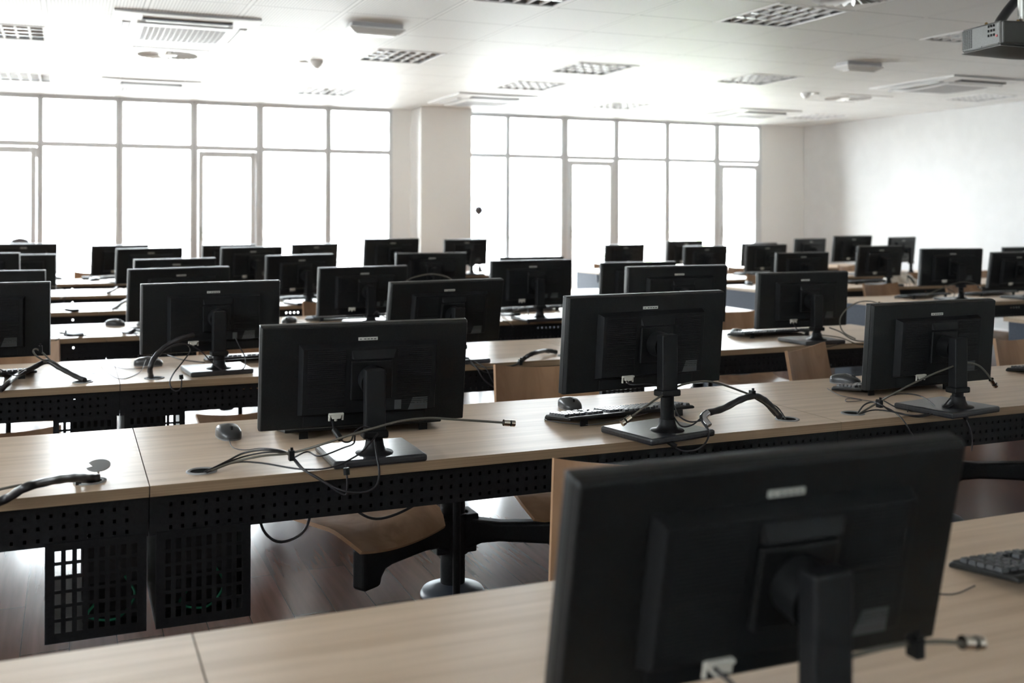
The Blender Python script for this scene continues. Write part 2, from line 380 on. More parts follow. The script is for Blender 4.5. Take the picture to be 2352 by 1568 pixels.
def cassette(cx, cy, w, d, label):
    t = thing('air_conditioner', label, 'air conditioner', (cx, cy, CEIL), 0, 'ceiling cassette air conditioners')
    a, b = w / 2, d / 2; p = MB()
    n = 16
    def prof(u):  return -.006 - .024 * (1 - min(1, abs(2 * u - 1)) ** 3.5)
    p.grid(lambda u, v: (-a + 2 * a * v, -b + 2 * b * u, prof(u) * .75 + prof(v) * .25), n, n, 'wplastic', thick=-.005)
    p.box((-a, -b, -.011), (a, -b + .008, .003), 'grillgrey').box((-a, b - .008, -.014), (a, b, 0), 'wplastic').box((-a, -b, -.014), (-a + .008, b, 0), 'wplastic').box((a - .008, -b, -.014), (a, b, 0), 'wplastic')  # near rim coloured grey for its unlit side, other rims white
    p.build('panel', t)
    for k, (x0, y0, x1, y1) in enumerate(((-a * .62, -b * .84, a * .62, -b * .70), (-a * .62, b * .74, a * .62, b * .86), (-a * .88, -b * .58, -a * .76, b * .58), (a * .76, -b * .58, a * .88, b * .58))):
        f = MB().box((x0, y0, -.034), (x1, y1, -.01), 'acdark' if k == 0 else 'grillgrey')
        if k > 1: f.box((x0 + .012, y0 + .02, -.037), (x1 - .012, y1 - .02, -.033), 'wplastic')
        else: f.box((x0 + .02, y0 + (.0 if k else .035), -.037), (x1 - .02, y1 - .012, -.033), 'wplastic')
        f.build('air_outlet', t)
    g = MB()
    g.grid(lambda u, v: (-a * .68 + 1.36 * a * v, -b * .62 + 1.3 * b * u, -.036 - .012 * (1 - (2 * u - 1) ** 2)), 10, 6, 'wplastic', thick=-.006)
    for i in range(15):
        for j in range(13):
            x, y = -a * .55 + 1.1 * a * i / 14, -b * .45 + .95 * b * j / 12; u = (y + b * .62) / (1.3 * b); z = -.0425 - .012 * (1 - (2 * u - 1) ** 2)
            g.box((x - .014, y - .012, z - .0012), (x + .014, y + .012, z + .004), 'grillgrey')
    g.build('intake_grille', t)
cassette(.65, 7.02, .84, 1.06, 'white air conditioner cassette on the ceiling at upper left, nearer the camera')
cassette(.665, 10.3, .84, 1.0, 'white air conditioner cassette above the left windows, behind the round vent')
cassette(3.9, 10.1, .84, .98, 'white air conditioner cassette on the ceiling in front of the pillar')
cassette(7.26, 7.2, .84, 1.02, 'white air conditioner cassette at upper right in front of the round vent')
cassette(7.23, 10.17, .84, .92, 'white air conditioner cassette near the windows by the far right corner')

def diffuser(r, label):
    x0, y0, x1, y1 = r; a, b = (x1 - x0) / 2 - .005, (y1 - y0) / 2 - .005; R, n = min(a, b) * .82, 40
    t = thing('air_diffuser', label, 'air vent', ((x0 + x1) / 2, (y0 + y1) / 2, CEIL), 0, 'round swirl air vents')
    p = MB(); vs = []; fs = []
    for k in range(n):
        an = 2 * PI * (k + .5) / n; c, s_ = math.cos(an), math.sin(an); q = min(a / abs(c), b / abs(s_))
        vs += [(c * q, s_ * q, -.003), (c * R, s_ * R, -.003), (c * R, s_ * R, .05)]
    for k in range(n):
        i, j = 3 * k, 3 * ((k + 1) % n); fs += [(i, i + 1, j + 1, j), (i + 1, i + 2, j + 2, j + 1)]
    p.add(vs, fs, 'wplastic'); p.box((-a, -b, -.006), (a, -b + .01, .002), 'wplastic').box((-a, b - .01, -.006), (a, b, .002), 'wplastic')
    p.build('face_plate', t)
    MB().lathe([(.0, .055), (R + .01, .055)], 'acdark', n=n).box((-R, -R, .056), (R, R, .06), 'acdark').build('duct', t)
    vn = MB()
    for k in range(26):
        Mx = Matrix.Rotation(2 * PI * k / 26, 4, 'Z') @ Matrix.Translation((R * .68, 0, .012)) @ Matrix.Rotation(.75, 4, 'X')
        vn.prism([(-R * .3, -.0275), (R * .31, -.034), (R * .31, .034), (-R * .3, .0175)], -.0012, .0012, 'wplastic', Mx)
    vn.build('swirl_vanes', t)
    MB().lathe([(0, -.008), (R * .3, -.004), (R * .42, .02), (R * .3, .04)], 'wplastic', n=24).build('hub', t)
diffuser(DIFFS[0], 'round swirl air vent between the two left air conditioners')
diffuser(DIFFS[1], 'round swirl air vent in the far right part of the ceiling')
diffuser(DIFFS[2], 'round swirl air vent cut by the top photo edge above the large light')

def emerg(cx, cy, label):
    t = thing('emergency_light', label, 'emergency light', (cx, cy, CEIL), 0, 'box emergency lights')
    MB().box((-.165, -.07, -.028), (.165, .07, .004), 'grillgrey').build('base', t, bevel=.006)
    e = MB(); vs = [(-.175, -.08, -.026), (.175, -.08, -.026), (.175, .08, -.026), (-.175, .08, -.026), (-.18, -.085, -.036), (.18, -.085, -.036), (.18, .085, -.036), (-.18, .085, -.036), (-.14, -.045, -.06), (.14, -.045, -.06), (.14, .045, -.06), (-.14, .045, -.06)]
    e.add(vs, [(0, 1, 2, 3)] + [(i, 4 + i, 4 + (i + 1) % 4, (i + 1) % 4) for i in range(4)] + [(4 + i, 8 + i, 8 + (i + 1) % 4, 4 + (i + 1) % 4) for i in range(4)] + [(11, 10, 9, 8)], 'wplastic'); e.build('body', t)
    MB().prism([(-.13, -.036), (.13, -.036), (.13, .036), (-.13, .036)], -.068, -.058, 'tube').build('diffuser', t, bevel=.004)
emerg(1.755, 6.40, 'white box emergency light on the ceiling left of centre')
emerg(5.655, 6.49, 'white box emergency light on the ceiling at right, below the projector')
def smoke(x, y, label):
    t = thing('smoke_detector', label, 'smoke detector', (x, y, CEIL), 0, 'smoke detectors')
    MB().lathe([(.05, -.02), (.052, 0)], 'wplastic').build('base', t)
    MB().lathe([(.0, -.058), (.02, -.057), (.024, -.045), (.04, -.038), (.045, -.02)], 'wplastic').build('sensor_head', t)
def disc(x, y, label):
    tag(MB().lathe([(.02, -.014), (.036, -.011), (.04, 0)], 'wplastic', c=(x, y, CEIL)).build('indicator_disc'), label, 'ceiling sensor', 'flat round ceiling discs')
smoke(1.755, 8.1, 'white smoke detector in the left half, left of a louvred light'); disc(1.67, 8.17, 'flat white disc beside the left smoke detector')
smoke(6.561, 8.264, 'white smoke detector left of the far round vent'); disc(6.67, 8.26, 'flat white disc right of the far smoke detector')

pj_ = thing('projector', 'grey projector hanging from the ceiling at the upper right corner', 'projector', (3.285, 2.985, 1.92), -.18)
b_ = MB().box((0, 0, 0), (.42, .235, .093), 'projector'); b_.build('casing', pj_, bevel=.008)
bl = MB(); nx = 10
bl.grid(lambda u, v: (.42 * v, .235 * u, -.001 - .028 * math.sin(PI * v) ** .7 * math.sin(PI * (.08 + .84 * u))), 8, 12, 'projector', thick=-.004); bl.build('belly', pj_)
MB().box((.004, -.012, .004), (.40, .004, .088), 'projdark').build('front_bezel', pj_, bevel=.004)
MB().cyl((.28, .0, .05), (.28, -.03, .05), .032, 'projdark').build('lens', pj_)
vt = MB()
for i in range(12):
    for j in range(5): vt.box((-.0012, .17 + j * .013, .012 + i * .0062), (.002, .178 + j * .013, .0155 + i * .0062), 'hole')
vt.build('vent', pj_)
for i in range(3):
    for j in range(3): MB().box((-.003, .034 + j * .016, .038 + i * .018), (.001, .04 + j * .016, .047 + i * .018), 'hole').build('button', pj_)
ob = MB().cyl((.001, .022, .036), (-.003, .022, .036), .0045, 'red', n=10).build('button', pj_); ob['label'] = 'red button'
for y in (.01, .11, .225): MB().cyl((.0, y, .006), (-.0015, y, .006), .002, 'hole', n=8).build('screw', pj_)
for x, y in ((.02, .11), (.1, .03)): MB().cyl((x, y, .092), (x, y, .103), .008, 'brass', r2=.004, n=10).build('mount_screw', pj_)
mt = thing('projector_mount', 'metal ceiling pole holding the projector', 'mount', (3.51, 3.08, 2.013))
MB().cyl((0, 0, .045), (0, 0, CEIL - 2.013), .02, 'galv').build('pole', mt)
MB().cyl((0, 0, .02), (0, 0, .09), .014, 'galv', n=12).box((-.03, -.03, 0), (.03, .03, .012), 'galv').cyl((-.014, 0, .025), (.014, 0, .025), .012, 'chrome').build('swivel_joint', mt)
MB().lathe([(.055, CEIL - 2.013 - .02), (.06, CEIL - 2.013)], 'galv').build('ceiling_plate', mt)
tag(MB().tube([(3.40, 3.10, 2.008), (3.44, 3.13, 2.04), (3.53, 3.15, 2.12), (3.62, 3.15, 2.2), (3.70, 3.15, 2.30), (3.72, 3.15, CEIL)], .019, 'cable', n=12).build('cable_conduit'), 'dark flexible conduit running from the projector up to the ceiling', 'conduit')

# ------------------------------------------------------------------ desks
ROWY = {1: .90, 2: 2.485, 3: 4.01, 4: 5.57, 5: 7.03, 6: 8.40, 7: 9.88}
TD, TW = .69, 1.94
def make_desk():
    t = thing('desk', 'x', 'desk', (0, 0, 0))
    top = MB(); a = TW / 2 - .0012
    top.add([(-a, 0, DESK), (a, 0, DESK), (a, TD, DESK), (-a, TD, DESK)], [(0, 1, 2, 3)], 'top')
    top.add([(-a, 0, DESK), (a, 0, DESK), (a, TD, DESK), (-a, TD, DESK), (-a, 0, DESK - .025), (a, 0, DESK - .025), (a, TD, DESK - .025), (-a, TD, DESK - .025)], [(0, 4, 5, 1), (1, 5, 6, 2), (2, 6, 7, 3), (3, 7, 4, 0), (7, 6, 5, 4)], 'edge')
    top.build('tabletop', t)
    p = MB(); z0, z1 = .533, DESK - .025; rows = [.600, .574, .548]; hw, hh, pit = .0036, .0045, .026
    n = int((TW - .08) / pit); x0 = -n * pit / 2
    lv = [z1] + [q for r in rows for q in (r + hh, r - hh)] + [z0]
    for k in range(0, 8, 2): p.box((-a, .018, lv[k + 1]), (a, .0205, lv[k]), 'metalblk')
    for r in rows:
        p.box((-a, .018, r - hh), (x0 - hw, .0205, r + hh), 'metalblk'); p.box((x0 + n * pit + hw, .018, r - hh), (a, .0205, r + hh), 'metalblk')
        for k in range(n): p.box((x0 + k * pit + hw, .018, r - hh), (x0 + (k + 1) * pit - hw, .0205, r + hh), 'metalblk')
    p.box((-a, .0205, z0), (a, .13, z0 + .002), 'metalblk')
    bz = DESK - .026; xk = -a
    for c0, c1 in ((-.53, -.36), (.2, .315), (.8, .84)):                     # cable tray behind the panel, with cut-outs at its top
        p.box((xk, .13, z0), (c0, .132, bz), 'metalblk'); p.box((c0, .13, z0), (c1, .132, .582), 'metalblk'); xk = c1
    p.box((xk, .13, z0), (a, .132, bz), 'metalblk')
    p.build('modesty_panel', t)
    MB().cyl((-.022, .6, .012), (-.022, .6, DESK - .025), .012, 'metalblk', n=14).box((-.10, .50, 0), (.04, .66, .012), 'metalblk').box((-.06, .1, DESK - .045), (0, .66, DESK - .025), 'metalblk').build('leg', t, bevel=.003)
    for x in (-a + .122, a - .122):
        MB().lathe([(.036, .0), (.036, .0022), (.033, .003), (.028, .003), (.0265, .0006)], 'ring', c=(x, .095, DESK), n=32).build('grommet', t)
        g = t.children[-1]; MB().lathe([(.0, .0008), (.0275, .0008)], 'hole', c=(x, .095, DESK), n=32).build('hole_disc', g)  # black disc on the tabletop stands in for the shaded opening
    return t
desk0 = make_desk()
def end_panel(par, s_):
    x = s_ * (TW / 2 - .02)
    MB().box((x - .009, .05, .0), (x + .009, TD - .03, DESK - .025), 'panelgrey').build('end_panel', par)
RN = {1: 'front', 2: 'second', 3: 'third', 4: 'fourth', 5: 'fifth', 6: 'sixth', 7: 'last'}
LBL = {'A': 'left desk', 'B': 'middle desk', 'C': 'right desk', 'D': 'desk beside the aisle', 'E': 'desk against the right wall'}
XC = {'A': -.805, 'B': 1.135, 'C': 3.075, 'D': 6.17, 'E': 8.06}
first = True
for r in range(1, 8):
    for k in ('ABC' if r > 1 else 'AB') + ('DE' if r > 2 else ''):
        if k == 'E': w = 0
        lab = ('maple topped %s of the %s row in the left block' % (LBL[k], RN[r]) if k in 'ABC' else 'maple topped %s in the %s row of the right block' % (LBL[k], RN[r]))
        if r == 1: lab = {'A': 'maple topped desk at the bottom left corner, closest to the camera', 'B': 'maple topped desk under the big blurred monitor in front'}[k]
        loc = (XC[k], ROWY[r], 0)
        if first: d = desk0; d.location = loc; d['label'] = lab; d['group'] = 'long maple desks'; first = False
        else: d = dup(desk0, loc, 0, lab)
        if k == 'D': end_panel(d, -1)
        if k == 'C': end_panel(d, 1)

# perforated cages under the desks
def make_cage():
    t = thing('computer_cage', 'x', 'cage', (0, 0, 0)); w, z0, z1 = .21, .322, .54
    f = MB(); cols, rws = 8, 6; px, pz = .0225, .031; sx, sz = .0062, .0118; xs = [(-(cols - 1) / 2 + i) * px for i in range(cols)]; zs = [z0 + .026 + pz * i + .008 for i in range(rws)]
    zc = z0
    for zz in zs:
        f.box((-w / 2, 0, zc), (w / 2, .002, zz - sz), 'metalblk'); xc = -w / 2
        for x in xs: f.box((xc, 0, zz - sz), (x - sx, .002, zz + sz), 'metalblk'); xc = x + sx
        f.box((xc, 0, zz - sz), (w / 2, .002, zz + sz), 'metalblk'); zc = zz + sz
    f.box((-w / 2, 0, zc), (w / 2, .002, z1), 'metalblk'); f.build('front_panel', t)
    MB().box((-w / 2, .002, z0), (-w / 2 + .002, .46, z1), 'metalblk').build('side_panel', t)
    MB().box((w / 2 - .002, .002, z0), (w / 2, .46, z1), 'metalblk').build('side_panel', t)
    MB().box((-w / 2, .002, z0), (w / 2, .46, z0 + .002), 'metalblk').build('bottom_panel', t)
    MB().box((-w / 2, .03, z1 - .002), (w / 2, .46, z1), 'metalblk').box((-.08, .06, z1), (-.05, .4, DESK - .026), 'metalblk').box((.05, .06, z1), (.08, .4, DESK - .026), 'metalblk').build('hanger', t)
    return t
cg = make_cage()
CG = [(2, .055, 'black slotted computer cage at lower left, left of the pair under the second row'), (2, .285, 'black slotted computer cage at lower left, right of the pair under the second row'),
      (3, .05, 'black slotted cage under the third row, left of its pair'), (3, .285, 'black slotted cage under the third row, right of its pair'), (3, 2.22, 'dark cage under the third row behind the right edge of the large left monitor')]
for i, (r, x, l) in enumerate(CG):
    loc = (x, ROWY[r] + .012, 0)
    if i == 0: cg.location = loc; cg['label'] = l; cg['group'] = 'slotted computer cages'
    else: dup(cg, loc, 0, l)
for (r, x, hw, l) in ((2, .088, .062, 'black computer inside the left slotted cage'), (2, .287, .088, 'black computer inside the right slotted cage'), (3, .075, .07, 'black computer in the left cage under the third row'), (3, .26, .07, 'black computer in the right cage under the third row')):
    t = thing('desktop_computer', l, 'computer', (x, ROWY[r] + .1, .325), 0, 'computers in the cages')
    MB().box((-hw, 0, 0), (hw, .32, .205), 'pc').build('case', t, bevel=.004)
    MB().box((-.045, -.002, .02), (.045, .001, .09), 'plastic2').build('rear_plate', t)
    MB().tube([(-.03, -.005, .05), (-.05, -.04, .03), (.01, -.05, .02), (.05, -.03, .06), (.03, -.005, .1)], .003, 'green').build('green_cable', t)

# ------------------------------------------------------------------ seats on swing arms
def make_pedestal():
    t = thing('seat_pedestal', 'x', 'seat pedestal', (0, 0, 0))
    MB().cyl((0, 0, .02), (0, 0, .335), .041, 'metalblk', n=28).cyl((0, 0, .335), (0, 0, .36), .03, 'metalblk', n=24).build('pole', t)
    MB().lathe([(.108, 0), (.108, .006), (.1, .02), (.06, .034), (.042, .04)], 'polecap', n=36).build('floor_flange', t)
    MB().box((-.07, -.045, .145), (.07, .045, .262), 'metalblk').cyl((0, 0, .14), (0, 0, .272), .052, 'metalblk', n=24).box((.03, -.05, .25), (.075, .05, .272), 'metalblk').build('collar', t, bevel=.006)
    for s_ in (-1, 1):
        ex, ey = s_ * .35, -.21; L = math.hypot(ex, ey); q = Matrix.Rotation(math.atan2(ey, ex), 4, 'Z')
        pts = [(.04, .165), (.13, .19), (L - .03, .198), (L - .035, .20), (L - .035, .24), (.12, .245), (.04, .258)]
        prof = [(.04, .15), (.10, .178), (.16, .186), (L - .09, .186), (L - .06, .18), (L - .042, .16), (L - .036, .135), (L + .036, .135), (L + .036, .262), (L - .03, .262), (.16, .25), (.04, .258)]
        m = MB(); m.prism(prof, -.028, .028, 'metalblk', q @ Matrix(((1, 0, 0, 0), (0, 0, -1, 0), (0, 1, 0, 0), (0, 0, 0, 1))))
        m.build('arm', t, bevel=.012, seg=3)
    return t
ped0 = make_pedestal(); PEDS = []
PD = [(2, 'B', 'black floor post with two seat arms under the second row, on a blue-grey foot'), (2, 'C', 'black seat post at right, its arm showing behind the big front monitor'), (1, 'B', 'black seat post behind the front desk, below the large plywood chair'), (3, 'B', 'black seat post behind the middle desk of the third row'), (3, 'C', 'black seat post behind the right desk of the third row'), (3, 'A', 'black seat post behind the left desk of the third row'), (4, 'B', 'black seat post behind the middle desk of the fourth row'), (4, 'D', 'black seat post behind the aisle desk of the fourth row at right'), (5, 'D', 'black seat post behind the aisle desk of the fifth row at right')]
for i, (r, k, l) in enumerate(PD):
    loc = (XC[k] + .04, ROWY[r] + .81, 0)
    if (r, k) == (2, 'C'): loc = (3.30, ROWY[2] + .83, 0)
    if i == 0: ped0.location = loc; ped0['label'] = l; ped0['group'] = 'seat posts behind the desks'
    else: dup(ped0, loc, 0, l)

def make_chair():
    t = thing('swing_chair', 'x', 'chair', (0, 0, 0)); w = .205          # origin at seat centre on the arm, z = arm top
    s_ = MB()
    def seat(u, v):                                                     # u across, v front(-y) to back(+y)
        x = (-1 + 2 * u); y = -.2 + .40 * v; hw = w * (1.0 - .16 * max(0, (.22 - v) / .22) ** 2)
        z = .045 + .02 * x * x - .055 * max(0, (.28 - v) / .28) ** 2 + .03 * max(0, (v - .75) / .25) ** 2
        return (x * hw, y, z)
    s_.grid(seat, 12, 14, 'ply', thick=.012, key2='plyedge'); s_.build('seat', t)
    b = MB()
    def back(u, v):                                                     # v bottom to top
        x = (-1 + 2 * u); hw = .206 - .006 * v; z = .115 + .325 * v
        z += (.022 * (abs(x) ** 2.2) - .01) * v
        y = .205 + .065 * v - .045 * x * x
        return (x * hw, y, z)
    b.grid(back, 14, 10, 'ply', thick=-.012, key2='plyedge'); b.build('backrest', t)
    MB().box((-.025, -.04, .02), (.025, .19, .03), 'metalblk').tube([(0, .17, .025), (0, .215, .04), (0, .226, .1), (0, .238, .2)], .011, 'metalblk').build('back_bracket', t)
    MB().cyl((0, 0, -.002), (0, 0, .032), .045, 'metalblk', n=20).build('swivel_mount', t)
    return t
ch0 = make_chair(); AZ = .264; nch = 0
def chair(bx, by, yaw, label):                                           # bx, by: top centre of the backrest
    global nch
    c, s_ = math.cos(yaw), math.sin(yaw); loc = (bx + .27 * s_, by - .27 * c, AZ)
    if nch == 0: ch0.location = loc; ch0.rotation_euler = (0, 0, yaw); ch0['label'] = label; ch0['group'] = 'plywood seats on swing arms'
    else: dup(ch0, loc, yaw, label)
    nch += 1
CH = [
 (1.195, 2.08, -0.5, 'large plywood chair back behind the big foreground monitor'),
 (0.74, 3.5, 0.45, 'plywood chair behind the left monitor of the second row, its seat showing under the desk'),
 (1.62, 3.56, -0.12, 'plywood chair back between the two left monitors of the second row'),
 (2.8, 3.6, 0.5, 'tilted plywood chair back left of the right second-row monitor'),
 (3.98, 3.53, 0.05, 'plywood chair at the right photo edge behind the second row'),
 (-0.24, 4.95, 0.0, 'plywood chair at the left photo edge behind the third row'),
 (0.72, 5.0, 0.1, 'plywood seat under the third row left of the left second-row monitor'),
 (3.57, 5.15, -0.1, 'plywood chair back behind the third row by the grey end panel'),
 (1.53, 6.6, 0.06, 'plywood chair back behind the fourth row, left of the second-row monitors'),
 (6.06, 6.75, 0.1, 'plywood chair with angled back in the right block fourth row'),
 (6.74, 6.55, 0.05, 'plywood chair partly behind the first monitor of the right block fourth row'),
 (5.98, 8.15, -0.15, 'plywood chair behind the fifth row of the right block beside the aisle'),
 (6.62, 9.45, 0.1, 'plywood chair behind the sixth row of the right block, beside the keyboard'),
 (7.1, 10.75, -0.3, 'farthest small plywood chair in the right block near the windows'),
 (7.95, 9.35, 0.3, 'plywood chair below the raised monitor of the right block'),
 (7.62, 8.03, 0.05, 'plywood chair behind the white cloth bag'),
 (8.68, 8.12, -0.1, 'plywood chair closest to the white right wall'),
 (5.68, 10.72, 0.05, 'plywood chair by the windows at the aisle end of the last row'),
 (0.22, 10.7, 0.1, 'small plywood chair by the windows left of a last-row monitor')]
for a in CH: chair(*a)

# ------------------------------------------------------------------ monitors
MW, MH = .538, .2705
def make_monitor():
    t = thing('monitor', 'x', 'monitor', (0, 0, 0))                      # origin: foot of the pole on the desk
    MB().prism([(-.1175, -.068), (.1175, -.068), (.1175, .147), (-.1175, .147)], 0, .019, 'brushed').build('stand_base', t, bevel=.006, seg=2)
    MB().lathe([(.048, .0185), (.046, .021), (.03, .024), (.024, .036), (.0215, .05)], 'metalblk', n=28).lathe([(.0215, .045), (.0215, .2)], 'metalblk', n=28, M4=Matrix.Diagonal((1, .66, 1, 1))).build('stand_neck', t)
    sl = MB().box((-.0255, -.016, -.155), (.0255, .016, 0), 'plastic2').box((-.032, -.021, -.17), (.032, .021, -.152), 'plastic'); sl.build('stand_sleeve', t, bevel=.004)
    h = MB(); a = MW / 2                                                  # head: origin top centre of rear face; -y is the rear
    h.frustum((-a, -.001, -MH), (a, .012, 0), .004, 'plastic').box((-a, .012, -MH), (a, .034, 0), 'plastic')
    cs = h.build('casing', t, bevel=.0025)
    MB().box((-a + .016, .0345, -MH + .02), (a - .016, .036, -.016), 'screen').build('screen', cs)
    c = MB(); cx0, cx1, cz0, cz1 = -.175, .185, -.232, -.047
    c.frustum((cx0, -.024, cz0), (cx1, 0, cz1), .008, 'plastic2')
    for (x0, x1) in ((-.155, -.06), (.075, .165)):
        for k in range(15):
            z = -.062 - k * .0052; c.box((x0, -.0262, z - .0014), (x1, -.0235, z + .0014), 'plastic2')
        for k in range(13):
            z = -.145 - k * .0052; c.box((x0, -.0248, z - .0012), (x1, -.0235, z + .0012), 'plastic')
    c.box((-.16, -.003, -.262), (.16, 0, -.236), 'plastic2')
    c.build('rear_cover', cs, bevel=.0012, seg=1)
    g = MB(); g.add([(-.045, -.0245, -.083), (.07, -.0245, -.083), (.062, -.032, -.083), (-.04, -.032, -.083), (-.045, -.0245, -.062), (.07, -.0245, -.062)], [(0, 1, 2, 3), (4, 3, 2, 5), (0, 3, 4), (1, 5, 2)], 'plastic2'); g.build('carry_ledge', cs)
    MB().box((-.047, -.034, -.19), (.06, -.024, -.088), 'plastic').cyl((.006, -.03, -.135), (.006, -.075, -.135), .036, 'plastic', n=28).build('mount_block', cs, bevel=.003)
    bg = MB().box((-.025, -.0035, -.042), (.025, -.0005, -.034), 'silver')
    for k in range(5): bg.box((-.021 + k * .0085 + (k > 0) * .002, -.0038, -.0395), (-.017 + k * .0085 + (k > 0) * .004, -.0034, -.0372), 'mark')
    bg.build('badge', cs)
    rl_ = MB(); rl_.add([(.106, -.0247, -.225), (.158, -.0247, -.225), (.158, -.0247, -.192), (.118, -.0247, -.192)], [(0, 1, 2, 3)], 'label')
    rl_.box((.07, -.0249, -.222), (.088, -.024, -.197), 'label')
    for (x0, z0, x1, z1) in ((.124, -.209, .13, -.204), (.133, -.209, .139, -.206), (.142, -.209, .147, -.202), (.150, -.209, .155, -.203), (.122, -.2205, .152, -.2145), (.125, -.2, .15, -.1985)): rl_.box((x0, -.0251, z0), (x1, -.0246, z1), 'mark')
    rl_.build('rating_label', cs)
    p = MB(); p.box((-.1, -.018, -.243), (-.062, .0, -.238), 'plug')
    p.prism([(-.095, -.239), (-.067, -.239), (-.07, -.252), (-.092, -.252)], -.0, .016, 'plug', Matrix(((1, 0, 0, 0), (0, 0, -1, -.002), (0, 1, 0, 0), (0, 0, 0, 1))))
    p.cyl((-.081, -.01, -.252), (-.081, -.01, -.259), .004, 'plug', n=10).cyl((-.098, -.011, -.243), (-.098, -.011, -.258), .003, 'plug', n=8).cyl((-.064, -.011, -.243), (-.064, -.011, -.257), .003, 'plug', n=8)
    o = p.build('video_plug', cs, bevel=.001, seg=1); o['label'] = 'white video cable plug'
    o.location = (0, -.014, .016)
    return t
mon0 = make_monitor(); nm = 0
def monitor(fit, base_yaw, label):
    global nm
    x, y, zt, yaw, tilt = fit
    off = .13 * math.sin(tilt) - .09
    px, py = x - off * math.sin(yaw), y + off * math.cos(yaw)
    if nm == 0: t = mon0
    else: t = dup(mon0)
    nm += 1
    t.location = (px, py, DESK); t.rotation_euler = (0, 0, base_yaw); t['label'] = label; t['group'] = 'black monitors seen from behind'
    rel = Matrix.Rotation(-base_yaw, 3, 'Z') @ Vector((x - px, y - py, zt - DESK))
    cs, sl = kid(t, 'casing'), kid(t, 'stand_sleeve')
    cs.location = rel; cs.rotation_euler = (tilt, 0, yaw - base_yaw)
    sl.location = (0, 0, zt - DESK - .105); sl.rotation_euler = (0, 0, yaw - base_yaw)
